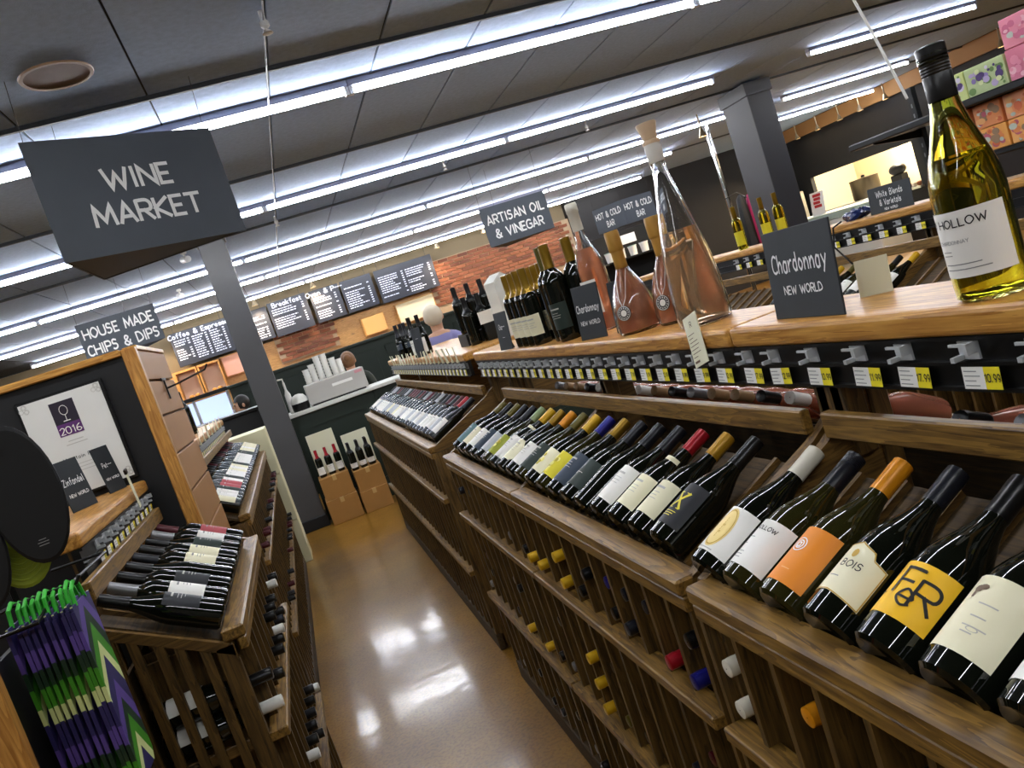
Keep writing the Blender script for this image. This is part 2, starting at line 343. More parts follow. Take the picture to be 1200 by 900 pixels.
# ------------------------------------------------------------------ fluorescent strip lights
EMT = mat('tube_glow', (.95, .97, 1, 1), .5, emit=TUBE); HOUS = mat('lamp_housing', '8d8c9c', .5)
LEN = 2.436
hous_me = MB().box(-LEN/2, LEN/2, -.028, .028, -.04, 0).mesh('housing', HOUS)
shade_fin_me = MB().box(-LEN/2, LEN/2, .029, .033, -.070, 0).mesh('added_shade_fin', HOUS)  # added plate beside the tube, blocks its light from the ceiling beyond
tube_me = MB().tube([(-LEN/2+.02, 0, -.066), (LEN/2-.02, 0, -.066)], .0145, 8).mesh('lamp_tube', EMT)
sock_me = MB().box(-.012, .012, -.02, .02, -.088, -.038).mesh('socket', mat('socket_white', 'd8d8d8', .5))
rows = [(-.75, [-2.4, .04, 2.48]), (2.1, [-2.4, .04, 2.48, 4.92]), (4.93, [-2.75, -.31, 2.13, 4.57]), (7.75, [-3.33, -.89, 1.55, 3.99, 7.67]), (10.64, [-3.67, -1.23, 1.21, 3.65, 6.09, 9.4]),
        (13.0, [-3.46, -1.02, 1.42, 3.86, 6.3, 10.8]), (15.7, [-2.76, -.32, 2.12, 4.56, 7.0])]
rn = {4.93: 'nearest visible row', 7.75: 'second row', 10.64: 'third row', 13.0: 'fourth row', 15.7: 'farthest row', 2.1: 'row overhead', -.75: 'row behind'}
for y, xs in rows:
    for k, x in enumerate(xs):
        t = thing('fluorescent_light', 'fluorescent strip light, %s, %s from the left' % (rn[y], ['first', 'second', 'third', 'fourth', 'fifth', 'sixth'][k]), 'ceiling light', (x, y, ZC-.002), group='fluorescent strip lights')
        for nm, me in (('housing', hous_me), ('added_shade_fin', shade_fin_me), ('lamp_tube', tube_me)):
            if nm != 'added_shade_fin' or y < 10: link(nm, me, t, False)  # far rows go without the added light-blocking plate
        for sx in (-1, 1): s = link('socket', sock_me, t, False); s.location.x = sx*(LEN/2-.012)
tag(MB().tube([(.43, 3.3, ZC-.045), (.43, 9, ZC-.045), (.43, 16.4, ZC-.045)], .0045).build('sprinkler_pipe', mat('pipe_grey', '6a6c70', .5)), 'thin grey pipe running along the ceiling above the aisle', 'pipe')
for k, (x, y) in enumerate([(.43, 3.72), (.43, 8.6), (2.2, 8.2), (3.9, 8.3)]):
    s = thing('sprinkler', ['white sprinkler head on the ceiling pipe, the nearest one', 'white sprinkler head on the ceiling pipe beside the grey column', 'small white sprinkler head between second and third light rows, left one', 'small white sprinkler head between second and third light rows, right one'][k], 'sprinkler', (x, y, ZC-.07), group='ceiling sprinklers')
    MB().lathe([(.001, .07), (.012, .07), (.012, .03), (.02, .02), (.02, .0), (.008, -.01), (.026, -.03), (.001, -.032)], 10).build('head', mat('sprinkler_white', 'd0d0d0', .5), s, False)
sk = thing('ceiling_speaker', 'round tan ceiling speaker grille set in the dark tiles', 'speaker', (-.47, 3.91, ZC))
MB().lathe([(.001, -.004), (.136, -.004)], 32).build('grille', mat('speaker_tan', '7c6450', .8, bump=.6, bscale=400), sk, False)
MB().lathe([(.135, 0), (.135, -.008), (.15, -.008), (.154, 0)], 32).build('rim', mat('speaker_rim', 'a08468', .5), sk, False)
# dome cameras
for k, (x, y) in enumerate([(-.55, 9.0), (-.95, 11.8)]):
    c = thing('security_camera', ['small white security camera under the ceiling left of the grey column', 'small white security camera further back, above the coffee menu'][k], 'camera', (x, y, ZC-.01))
    MB().lathe([(.001, 0), (.03, 0), (.03, -.03), (.012, -.035), (.012, -.08)], 10).build('mount', mat('cam_white', 'd8d8d8', .4), c, False)
    MB().tube([(-.03, .05, -.08), (.03, -.12, -.11)], .035, 10).build('housing', MATS['cam_white'], c, False)

# ------------------------------------------------------------------ bottles (local z = axis from the base, label towards local -x)
PROF = {
 'burgundy': [(.001, .006), (.02, .004), (.034, 0), (.039, .005), (.0395, .02), (.0395, .125), (.0375, .145), (.033, .165), (.0265, .187), (.0205, .207), (.0165, .226), (.0148, .245), (.0142, .275), (.0158, .279), (.0158, .29), (.0142, .292), (.0142, .297), (.001, .297)],
 'bordeaux': [(.001, .006), (.02, .004), (.033, 0), (.037, .005), (.0372, .02), (.0375, .175), (.0365, .19), (.032, .203), (.024, .213), (.0175, .222), (.0148, .235), (.0142, .275), (.0155, .279), (.0155, .29), (.0142, .292), (.0142, .297), (.001, .297)],
}
_mc = {}
def cached(key, fn):
    if key not in _mc: _mc[key] = fn()
    return _mc[key]
def rad_at(prof, z):
    for (r0, z0), (r1, z1) in zip(prof[3:-1], prof[4:]):
        if z0 <= z <= z1 and z1 > z0: return r0+(r1-r0)*(z-z0)/(z1-z0)
    return prof[-2][0]
def glass_mesh(kind, k, gm, n, kr=1.0): return cached(('g', kind, k, gm.name, n, kr), lambda: MB().lathe([(r*k*(1+(kr-1)*min(1, max(0, (r-.016)/.02))), z*k) for r, z in PROF[kind]], n).mesh('bottle_body', gm))
def caps_mesh(kind, k, z0, cm, n, screw=False):
    def f():
        P = PROF[kind]; zs = [z0, z0+.002] + [z for r, z in P if z0+.004 < z < .296] + [.2985]
        pr = [(max(rad_at(P, z), .0154)*k+(.0007 if i else .0003), z*k) for i, z in enumerate(sorted(zs))]
        if screw:
            pr = [(.0166*k if i else .0155*k, z) for i, (r, z) in enumerate(pr)]; top = pr[-1][1]
            pr = pr[:1]+[(.0166*k, pr[0][1]+.001), (.0166*k, top-.022)]
            for q in range(6): pr += [(.0158*k, top-.021+q*.003), (.0168*k, top-.0195+q*.003)]
            pr += [(.0166*k, top)]
        pr += [(pr[-1][0]-.002, pr[-1][1]+.001), (.001, pr[-1][1]+.001)]
        return MB().lathe(pr, n).mesh('capsule', cm)
    return cached(('c', kind, k, z0, cm.name, n, screw), f)
def wrap(r, zmid):       # label space (u right, v up) to the bottle's surface
    def f(off):
        def g(u, v):
            a = math.pi+u/r
            return ((r+off)*math.cos(a), (r+off)*math.sin(a), zmid+v)
        return g
    return f
def label_mesh(r, z0, z1, half, m, shape, n=10):
    def f():
        mb = MB(); vs = []; fs = []; ro = r+.0006
        for i in range(n+1):
            t = -1+2*i/n; a = math.pi+half*t; lo, hi = z0, z1
            if shape == 'wave': hi = z1-(z1-z0)*(.16*abs(t)**.7+(.10 if abs(t) > .55 else 0)); lo = z0+(z1-z0)*.07*(1-abs(t))
            if shape == 'hex' and abs(t) > .6: hi = z1-(z1-z0)*.8*(abs(t)-.6); lo = z0+(z1-z0)*.5*(abs(t)-.6)
            if shape == 'round': c = math.sqrt(max(0, 1-t*t)); zm = (z0+z1)/2; lo, hi = zm-(z1-z0)/2*c, zm+(z1-z0)/2*c
            vs += [(ro*math.cos(a), ro*math.sin(a), lo), (ro*math.cos(a), ro*math.sin(a), hi)]
        fs = [(2*i, 2*i+1, 2*i+3, 2*i+2) for i in range(n)]
        return mb.add(vs, fs, 0, True).mesh('label', m)
    return cached(('l', round(r, 4), z0, z1, half, m.name, shape), f)
CAPM = {k: mat('capsule_'+k, c, ro, me) for k, c, ro, me in (
 ('black', '0a0a0b', .3, 0), ('navy', '10131c', .35, 0), ('cream', 'd9d3c0', .45, 0), ('orange', 'd68a14', .35, .1), ('gold', '8f6f1e', .3, .6), ('yellow', 'd2a51a', .35, .1), ('olive', '5f5620', .35, .3), ('green', '8a9c6c', .4, 0),
 ('blue', '1c1c78', .3, .3), ('red', 'a01422', .3, .2), ('burgundy', '4a0e1a', .35, .2), ('mustard', 'b0841e', .35, .2), ('grey', '8a8a8c', .35, .5), ('white', 'e4e2da', .45, 0), ('pink', '8c2a52', .4, 0), ('tan', 'a0805a', .5, 0))}
LABM = {k: mat('label_'+k, c, .55) for k, c in (('white', 'eceae2'), ('cream', 'e8e2c0'), ('orange', 'e88a18'), ('yellow', 'f4bd10'), ('lemon', 'd8ca20'), ('olive', '9aa12c'), ('slate', '2c3a4a'), ('teal', '5a7a80'), ('forest', '1c2c26'), ('charcoal', '1b1d22'), ('grey', 'b8bcc0'), ('tan', 'b89a74'), ('red', 'b04a50'))}
INKM = {k: mat('ink_'+k, c, .6) for k, c in (('black', '15120f'), ('grey', '8a8a88'), ('gold', 'c09a3c'), ('white', 'f4f2ea'), ('yellow', 'e0d040'), ('red', 'c03030'), ('brown', '6a5440'), ('greyt', 'b8b6ae'))}
def default_print(f, mb, h, half_w, rnd):
    g = f(.0011); y = h*.28
    mb_n = rnd.choice((1, 2)); w = half_w*.8
    rect2d(mb, g, -w*.5, w*.5, y-.002, y+.003, 0, 4)
    for q in range(3): ww = w*rnd.uniform(.3, .6); rect2d(mb, g, -ww, ww, y-.014-q*.008, y-.0125-q*.008, 0, 4)
def bottle(loc, rot, label, kind='burgundy', k=.943, glass=GLASSD, cap='black', capz=.235, lab='white', lz=(.035, .125), half=1.15, shape='', ink='greyt', pr=True, printer=None, neck=None, group=None, n=20, screw=False, name='wine_bottle', kr=1.0):
    t = thing(name, label, 'bottle', loc, rot, group)
    link('bottle_body', glass_mesh(kind, k, glass, n, kr), t, False)
    if cap: link('capsule', caps_mesh(kind, k, capz, CAPM[cap], n, screw), t, False)
    if lab:
        r = PROF[kind][5][0]*k*kr; z0, z1 = lz[0]*k, lz[1]*k
        lb = link('label', label_mesh(r, z0, z1, half, LABM[lab], shape), t, False)
        if printer or pr:
            mb = MB(); f = wrap(r, (z0+z1)/2)
            mats = printer(f, mb, z1-z0, r*half) if printer else None
            if not printer: default_print(f, mb, z1-z0, r*half, random)
            mb.build('print', mats or INKM[ink], lb, False)
    if neck: 
        link('neck_label', label_mesh(rad_at(PROF[kind], .2)*k+.004, .187*k, .20*k, 1.3, LABM[neck], ''), t, False)
    return t

# ------------------------------------------------------------------ price rail pieces
tag_mb = MB(); g = lambda u, v: (-.0012, -u, v)
rect2d(tag_mb, lambda u, v: (0, -u, v), -.026, .004, -.014, .014, 0); rect2d(tag_mb, lambda u, v: (0, -u, v), .004, .026, -.014, .014, 1)
for q in range(4): rect2d(tag_mb, g, -.023, -.023+[.018, .022, .016, .02][q], .008-q*.006, .0092-q*.006, 2)
TAGS = []
for price in ('9.99', '12.99', '17.99', '10.99', '11.99'):
    m2 = MB(); m2.v = list(tag_mb.v); m2.f = [list(f) for f in tag_mb.f]; m2.m = list(tag_mb.m); m2.sm = list(tag_mb.sm)
    place_text(m2, price, .0095, .0017, g, (.0152, -.0045), 'c', 3, .66 if len(price) > 4 else .75)
    TAGS.append(m2.mesh('price_tag', [TAGW, TAGY, INKM['grey'], INKM['black']]))
clip_me = MB().box(-.004, 0, -.016, .016, -.013, .013).box(-.022, -.004, -.016, -.011, -.002, .013).box(-.022, -.004, .009, .016, -.013, -.006).box(-.02, -.016, -.016, .016, .009, .013).mesh('clip', SILVER)

# ------------------------------------------------------------------ wine racks
ORD = ['first', 'second', 'third', 'fourth', 'fifth', 'sixth', 'seventh', 'eighth', 'ninth', 'tenth', 'eleventh', 'twelfth', 'thirteenth', 'fourteenth', 'fifteenth', 'sixteenth', 'seventeenth', 'eighteenth', 'nineteenth', 'twentieth'] + ['%dth' % i for i in range(21, 60)]
ORD[20] = '21st'; ORD[21] = '22nd'; ORD[22] = '23rd'
def rack(label, xf, s, y0, y1, ledges, dt=.353, zl=1.0226, bd=.053, bz=1.066, ang=25.0, pitch=.1, tops=None, depth=.5, panels=(), rail=True, tags=(), near_open=False, kick=True, board=True, rear=False):
    R = thing('wine_rack', label, 'wine rack', (xf+s*.25, (y0+y1)/2, 0)); X = lambda d: xf+s*d
    if kick: MB().bbox(X(.005), X(.045), y0, y1, 0, .085, .004).build('kickboard', DARKOAK_Y, R)
    # vertical dividers of the bottle slots
    n = max(1, round((y1-y0-.02)/pitch)); p = (y1-y0-.02)/n
    zt = zl-.004
    dm = MB().box(0, s*.27, -.007, .007, .085, zt).mesh('divider', OAK_Z)
    for i in range(1 if near_open else 0, n+1):
        o = link('divider', dm, R); o.location = (X(.008), y0+.01+i*p, 0)
    for yy in (y0+.014, y1-.014):
        MB().bbox(X(.03), X(.075), yy-.014, yy+.014, 0, zt, .003).build('post', OAK_Z, R)
        MB().bbox(X(depth-.06), X(depth-.02), yy-.014, yy+.014, 0, 1.36, .003).build('post', OAK_Z, R)
    segs = ledges
    for (a, b) in segs:
        for zs in (.784, .41):
            MB().bbox(X(-.016), X(.032), a+.004, b-.004, zs-.013, zs+.013, .003).build('shelf_strip', OAK_Y, R)
            MB().bbox(X(.2), X(.235), a+.004, b-.004, zs-.013, zs+.013, .003).build('support_strip', DARKOAK_Y, R)
        MB().bbox(X(-.004), X(.05), a+.002, b-.002, zl, zl+.032, .005).build('ledge', OAK_Y, R)
        MB().bbox(X(.0), X(.02), a+.002, b-.002, zl-.03, zl-.001, .003).build('front_rail', OAK_Y, R)
    MB().box(X(.285), X(.295), y0, y1, .085, zl).build('back_board', DARKOAK_Y, R)
    if near_open:
        ta = math.tan(rad(ang)); zr = lambda d: bz-.06+(d-bd)*ta
        for q, dd in enumerate((.085, .135, .175, .225, .27, .31)):
            MB().prism([(X(dd), .085), (X(dd+.022), .085), (X(dd+.022), zr(dd+.022)-.02), (X(dd), zr(dd)-.02)], 'y', y0+.003, y0+.016).build('end_slat', OAK_Z, R)
        MB().prism([(X(.03), zr(.03)), (X(.33), zr(.33)), (X(.33), zr(.33)-.028), (X(.03), zr(.03)-.028)], 'y', y0, y0+.018).build('end_rail', OAK_X, R)
        for ze in (.41, .784): MB().bbox(X(.04), X(.34), y0+.016, y0+.03, ze-.015, ze+.015, .003).build('end_rail', OAK_X, R)
    if rear:
        xr = xf+.817; Xr = lambda d: xr-s*d
        ptr = [(bd+.018, bz-.039), (bd+.018+.25, bz-.039+.117), (bd+.018+.25, bz-.039+.105), (bd+.018, bz-.051)]
        MB().prism([(Xr(d), z) for d, z in ptr], 'y', y0+.016, y1-.016).build('tray_board', DARKOAK_Y, R)
        MB().bbox(Xr(0), Xr(.05), y0, y1, zl, zl+.032, .004).build('ledge', OAK_Y, R)
        MB().box(Xr(.02), Xr(.03), y0, y1, 0, zl).build('rear_board', DARKOAK_Y, R)
    # tray under the display bottles
    ca, sa = math.cos(rad(ang)), math.sin(rad(ang)); off = .047
    tx0, tz0 = bd+sa*off, bz-ca*off; LT = .275
    pts = [(tx0-.01*ca, tz0-.01*sa), (tx0+LT*ca, tz0+LT*sa), (tx0+LT*ca+.012*sa, tz0+LT*sa-.012*ca), (tx0-.01*ca+.012*sa, tz0-.01*sa-.012*ca)]
    MB().prism([(X(d), z) for d, z in pts], 'y', y0+.016, y1-.016).build('tray_board', DARKOAK_Y, R)
    sm = MB().prism([(s*d, z) for d, z in [(0, 0), (LT*ca, LT*sa), (LT*ca-.012*sa, LT*sa+.012*ca), (-.012*sa, .012*ca)]], 'y', -.005, .005).mesh('tray_strip', OAK_X)
    for i in range(1, n):
        o = link('tray_strip', sm, R); o.location = (X(tx0), y0+.01+i*p, tz0)
    # side panels between the units
    for yy in panels:
        MB().prism([(X(.02), zl-.0), (X(.03), zl+.03), (X(dt-.02), zl+.165), (X(dt+.032), zl+.2), (X(dt+.032), 1.36), (X(depth-.02), 1.36), (X(depth-.02), zl)], 'y', yy-.011, yy+.011).build('side_panel', OAK_X, R)
        MB().bbox(X(dt+.032), X(dt+.075), yy-.022, yy+.022, zl+.12, 1.36, .003).build('upright', PINE_Z if s < 0 else OAK_Z, R)
    if board:
        bzt = 1.243 if ang < 28 else 1.30
        MB().bbox(X(dt-.018), X(dt+.004), y0+.02, y1-.02, bzt-.047, bzt, .003).build('neck_board', OAK_Y, R)
    for (a, b) in (tops or [(y0, y1)]):
        MB().bbox(X(dt), X(depth+.05), a+.0015, b-.0015, 1.364, 1.406, .010, seg=3).build('top_shelf', PINE_Y, R)
    if rail:
        ra, rb = (tops or [(y0, y1)])[0][0], (tops or [(y0, y1)])[-1][1]
        rl = MB().box(X(dt+.012), X(dt+.03), ra, rb, 1.284, 1.364).box(X(dt+.004), X(dt+.012), ra, rb, 1.284, 1.29).box(X(dt+.004), X(dt+.012), ra, rb, 1.322, 1.327).box(X(dt+.004), X(dt+.012), ra, rb, 1.358, 1.364).build('price_rail', BLACKPL, R)
        for i, ty in enumerate(tags):
            if ty is None: continue
            q = random.Random(int(ty*1000))
            o = link('price_tag', TAGS[q.randrange(5)], rl); o.scale = (1, 1.18, 1.12); o.location = (X(dt+.002), ty+.004, 1.305); o.rotation_euler = (q.uniform(-.03, .03), s*rad(4), 0 if s > 0 else math.pi)
            o = link('clip', clip_me, rl); o.location = (X(dt+.012), ty+.02, 1.343); o.rotation_euler = (0, 0, 0 if s > 0 else math.pi)
    return R
def tray_pose(xf, s, y, bd=.053, bz=1.066, ang=25.0):
    return (xf+s*bd, y, bz), (0, rad(90-ang), 0) if s > 0 else (0, rad(90-ang), math.pi)

XR = .493
rack('nearest right-hand wooden wine rack with the Chardonnay card on top', XR, 1, .1, 1.235, [(.1, 1.225)], tops=[(.1, 1.46)], panels=(.15, 1.224), tags=[.66, .76, .865, .985, 1.085, 1.205, 1.32, 1.41], rear=True)
rack('middle right-hand wooden wine rack carrying the rosé bottles', XR, 1, 1.25, 3.4, [(1.25, 2.32), (2.32, 3.4)], tops=[(1.462, 3.78)], panels=(1.262, 2.32, 3.388), tags=[1.52+.098*i for i in range(23)], rear=True)
rack('far right-hand wooden wine rack nearest the green counter', XR, 1, 3.74, 6.9, [(3.74, 4.8), (4.8, 5.85), (5.85, 6.9)], tops=[(4.0, 5.4), (5.4, 7.1)], panels=(3.752, 4.8, 5.85, 6.888), tags=[4.08+.1*i for i in range(29)], depth=.92)
XL1 = -.30; L1 = dict(bd=.038, bz=1.10, ang=31)
rack('near left wooden wine rack below the framed certificate', XL1, -1, 2.02, 3.12, [(2.02, 3.12)], dt=.29, zl=1.045, pitch=.1, tops=[(2.16, 3.15)], panels=(3.108,), tags=[2.3+.085*i for i in range(10)], depth=.62, near_open=True, **L1)
XL2 = -.38; L2 = dict(bd=.03, bz=1.07, ang=31)
rack('far left wooden wine rack running behind the slatwall panel', XL2, -1, 3.95, 7.05, [(3.95, 5.0), (5.0, 6.0), (6.0, 7.05)], dt=.21, zl=1.01, tops=[(3.95, 6.85)], panels=(7.038,), tags=[4.4+.09*i for i in range(26)], depth=.56, **L2)
rack('distant right-hand rack with the white blends card and shelves of boxes', 2.567, 1, 2.1, 6.2, [(2.1, 3.1), (3.1, 4.15), (4.15, 5.2), (5.2, 6.2)], tops=[(2.1, 6.2)], panels=(2.11, 3.1, 4.15, 5.2, 6.19), tags=[3.1+.12*i for i in range(14)])

# ------------------------------------------------------------------ display bottles in the trays
def p_oval(f, mb, h, hw):
    ell2d(mb, f(.0010), .004, .002, .020, h*.44, 0, 24); ell2d(mb, f(.0014), .004, .002, .0175, h*.41, 1, 24, .93)
    place_text(mb, '--s--s---', .0075, .0012, lambda u, v: f(.0016)(.004-v, .002+u), (0, -.004), 'c', 1)
    rect2d(mb, f(.0014), -.02, .02, -h*.46, -h*.44, 2, 4)
    return [mat('pale_gold', 'e8cf86', .45, .2), INKM['gold'], INKM['greyt']]
def p_hollow(f, mb, h, hw):
    place_text(mb, 'HOLLOW', .0075, .0012, f(.0011), (.004, h*.27), 'c', 0)
    for q, w in enumerate((.012, .008)): rect2d(mb, f(.0011), -.022, -.022+w*1.6, h*.08-q*.014, h*.08-q*.014+.0014, 1, 4)
    for q in range(3): rect2d(mb, f(.0011), -.022, .0, -h*.25-q*.006, -h*.25-q*.006+.0012, 1, 4)
    return [INKM['black'], INKM['grey']]
def p_swirl(f, mb, h, hw):
    ell2d(mb, f(.0011), -.004, h*.16, .0125, .0125, 0, 24, .86); ell2d(mb, f(.0011), -.004, h*.16, .008, .008, 0, 20, .75)
    place_text(mb, 'a', .012, .002, f(.0012), (-.004, h*.16-.004), 'c', 0)
    rect2d(mb, f(.0011), -.004, .012, -h*.28, -h*.265, 1, 4)
    return [INKM['white'], mat('pale_orange', 'f0b068', .6)]
def p_bois(f, mb, h, hw):
    g = f(.0010); pts = []
    n = 20
    for i in range(n+1):
        t = -1+2*i/n; pts.append((t*hw*.97, h/2-h*(.16*abs(t)**.7+(.10 if abs(t) > .55 else 0))-.0012))
    for i in range(n+1):
        t = 1-2*i/n; pts.append((t*hw*.97, -h/2+h*.07*(1-abs(t))+.0012))
    for (ax, ay), (bx, by) in zip(pts, pts[1:]+pts[:1]):
        l = math.hypot(bx-ax, by-ay) or 1; nx, ny = -(by-ay)/l*.0009, (bx-ax)/l*.0009
        mb.add([g(ax+nx, ay+ny), g(ax-nx, ay-ny), g(bx-nx, by-ny), g(bx+nx, by+ny)], [(0, 1, 2, 3)], 1)
    place_text(mb, 'BOIS', .0105, .0014, f(.0012), (.006, h*.02), 'c', 0); ell2d(mb, f(.0012), 0, h*.27, .005, .007, 2, 10)
    rect2d(mb, f(.0012), -.016, .002, -h*.18, -h*.165, 3, 4)
    return [INKM['black'], INKM['gold'], INKM['gold'], INKM['grey']]
def p_fer(f, mb, h, hw):
    g = f(.0012)
    place_text(mb, 'F', .038, .0040, g, (.002, -.008), 'c', 0); place_text(mb, 'e', .037, .0034, g, (.013, -.022), 'c', 0); place_text(mb, 'R', .036, .0042, g, (.031, -.018), 'c', 0)
    rect2d(mb, g, -.012, .016, .0275, .0312, 0, 4); rect2d(mb, g, -.036, -.018, -.012, -.0105, 0, 3); rect2d(mb, g, -.0365, -.0335, .012, .03, 0, 1); rect2d(mb, g, -.042, -.028, .02, .0225, 0, 3)
    return [INKM['black']]
def p_crest(f, mb, h, hw):
    ell2d(mb, f(.0011), -.012, h*.30, .006, .005, 0, 8); ell2d(mb, f(.0011), -.006, h*.33, .006, .004, 0, 8); rect2d(mb, f(.0011), -.016, -.012, h*.18, h*.27, 0, 1)
    for q, (w, y) in enumerate(((.02, .12), (.016, -.05), (.024, -.18), (.012, -.26))): rect2d(mb, f(.0011), -w*.2+.004, w*.9+.004, h*y, h*y+.0016, 1, 4)
    ell2d(mb, f(.0011), .012, -h*.2, .007, .003, 1, 12, .8)
    return [INKM['brown'], INKM['greyt']]
def p_x(f, mb, h, hw):
    place_text(mb, 'X', .038, .0052, f(.0012), (.004, -.012), 'c', 0)
    for q in range(3): rect2d(mb, f(.0012), -.014, .018-q*.004, -.022-q*.005, -.0205-q*.005, 0, 4)
    rect2d(mb, f(.0012), -.006, .0, -.0135, -.0115, 0, 1); rect2d(mb, f(.0012), .01, .018, -.0135, -.0115, 0, 1); rect2d(mb, f(.0012), -.008, .0, .0245, .0265, 0, 1); rect2d(mb, f(.0012), .008, .016, .0245, .0265, 0, 1)
    return [INKM['yellow']]
def p_sun(f, mb, h, hw):
    for q in range(7):
        ell2d(mb, f(.0011+.0001*q), random.uniform(-.014, .014), random.uniform(-.02, .02), .007, .007, q % 2, 10)
    return [mat('sun_pale', 'f0e880', .5), mat('sun_deep', 'b8a810', .5)]
def p_script(f, mb, h, hw):
    place_text(mb, '-s--', .014, .0018, f(.0011), (0, -.01), 'c', 0); return [INKM['greyt']]
near = [('cream', 'white', p_oval, '', (.03, .125), 1.15, 'cream capsule and a gold oval on its white label', 0), ('navy', 'white', p_hollow, '', (.03, .12), 1.2, 'navy screw cap and a plain white HOLLOW label', 0),
        ('orange', 'orange', p_swirl, '', (.03, .13), 1.1, 'orange capsule and bright orange label', 0), ('navy', 'cream', p_bois, 'wave', (.04, .13), 1.15, 'scalloped cream label edged in gold', 0),
        ('black', 'yellow', p_fer, '', (.045, .125), 1.25, 'large black letters on a yellow label', 0), ('black', 'cream', p_crest, '', (.035, .135), 1.15, 'cream label bearing a small brown crest', 0), ('black', 'white', None, '', (.035, .12), 1.1, 'white label at the picture edge', 0)]
for i, (c, l, p, sh, lz, hf, d, _) in enumerate(near):
    loc, rot = tray_pose(XR, 1, 1.207-.1025*i, .040, 1.060); lz = (lz[0]-.006, lz[1]-.004)
    bottle(loc, rot, 'nearest right tray bottle with '+d, 'burgundy', .98, GLASSO if i in (1, 2) else GLASSD, c, .235 if i not in (1,) else .225, l, lz, hf, sh, printer=p, n=32, screw=(i == 1), kr=1.13, group='bottles in the nearest right tray')
R2 = [('black', 'charcoal', p_x), ('mustard', 'cream', None), ('red', 'cream', None), ('navy', 'white', None), ('navy', None, None), ('navy', 'forest', p_script), ('gold', 'slate', None), ('blue', 'lemon', p_sun), ('yellow', 'cream', p_sun), ('olive', 'forest', None), ('orange', 'white', None), ('gold', 'cream', None), ('yellow', 'white', None), ('green', 'olive', p_sun), ('navy', 'grey', None), ('black', 'slate', None), ('olive', 'white', None), ('black', 'cream', None), ('olive', 'teal', None)]
for i, (c, l, p) in enumerate(R2):
    loc, rot = tray_pose(XR, 1, 1.395+.1047*i)
    bottle(loc, rot, 'wine bottle, %s from front in middle right tray, %s capsule%s' % (ORD[i], c, ', %s label' % l if l else ''), 'burgundy', .943, GLASSO if i in (7, 9, 13) else GLASSD, c, .235 if c not in ('navy', 'black') else .222, l, (.035, .125) if i % 3 else (.03, .135), 1.1, 'hex' if i == 11 else '', printer=p, n=24, kr=1.1, neck='cream' if i in (2, 12) else None, group='bottles in the middle right tray')
rr = random.Random(3)
c3 = ['navy', 'red', 'burgundy', 'black', 'burgundy', 'navy', 'black', 'grey', 'black', 'black', 'burgundy', 'grey', 'black', 'burgundy']
for i in range(28):
    loc, rot = tray_pose(XR, 1, 3.89+.1045*i); c = c3[i] if i < len(c3) else rr.choice(('black', 'navy', 'grey', 'burgundy')); l = rr.choice(('white', 'white', 'cream', 'white', 'grey'))
    bottle(loc, rot, 'wine bottle, %s from the front in the far right tray, %s capsule, %s label' % (ORD[i], c, l), rr.choice(('burgundy', 'bordeaux')), .943, GLASSD, c, .225, l, (.02+rr.uniform(0, .02), .12), 1.1, n=16, group='bottles in the far right tray')
l1 = [('black', 'charcoal'), ('grey', 'white'), ('black', 'charcoal'), ('black', None), ('navy', 'cream'), ('black', 'cream'), ('black', 'forest'), ('grey', 'white'), ('burgundy', 'red')]
for i, (c, l) in enumerate(l1):
    loc, rot = tray_pose(XL1, -1, 2.075+.112*i, **L1)
    bottle(loc, rot, 'wine bottle, %s from the front in the near left tray, %s capsule%s' % (ORD[i], c, ', %s label' % l if l else ''), 'bordeaux' if i % 3 else 'burgundy', .943, GLASSD, c, .225, l, (.06, .15), 1.1, ink='greyt' if l == 'charcoal' else 'grey', n=20, group='bottles in the near left tray')
for i in range(27):
    loc, rot = tray_pose(XL2, -1, 4.05+.112*i, **L2); c = rr.choice(('black', 'black', 'burgundy', 'navy')); l = rr.choice(('white', 'cream', 'white', 'white', 'forest', 'cream')) if i not in (4, 5) else 'red'
    bottle(loc, rot, 'wine bottle, %s from the front in the far left tray, %s capsule, %s label' % (ORD[i], c, l), rr.choice(('burgundy', 'bordeaux')), .943, GLASSD, c, .225, l, (.03, .14), 1.1, n=14, group='bottles in the far left tray')
# necks of the bottles on the far side of the gondola, seen below the price rail
for i in range(24):
    y = .62+.115*i
    if 1.15 < y < 1.33: continue
    c = ['black', 'tan', 'tan', 'grey', 'black', 'tan', 'white', 'white', 'pink', 'white'][i % 10]
    bottle((XR+.817-(.06 if i > 5 else .10), y, 1.076), (0, rad(65), math.pi+(rad(20) if i > 5 else rad(8))), 'pale bottle behind the neck board under the price rail, %s from the front' % ORD[i], 'burgundy', .943, MATS.get('rose_solid') or mat('rose_solid', 'b8745c', .05, trans=.5, ior=1.33), c, .235, None, n=14, group='bottles on the far side of the gondola')

# ------------------------------------------------------------------ bottles stored neck-out in the slots
def slot(xf, s, y, z, c, rackname, poke=0.0, lab=None, n=12):
    t = thing('wine_bottle', 'wine bottle with %s capsule stored neck-out in the slots of the %s rack' % (c, rackname), 'bottle', (xf+s*(.275-poke), y, z), (0, -rad(90)*s, 0), 'bottles in the slots of the %s rack' % rackname)
    link('bottle_body', glass_mesh('burgundy', .943, GLASSD, n), t, False); link('capsule', caps_mesh('burgundy', .943, .235, CAPM[c], n), t, False)
    if lab: link('label', label_mesh(.0395*.943, .035, .12, 1.4, LABM[lab], ''), t, False)
LV = {0: [.127, .203, .279], 1: [.466, .542, .618], 2: [.84, .916]}
def cols(y0, y1, pitch=.1):
    n = max(1, round((y1-y0-.02)/pitch)); p = (y1-y0-.02)/n
    return [y0+.01+(i+.5)*p for i in range(n)]
q = random.Random(11)
cc = cols(.1, 1.235)
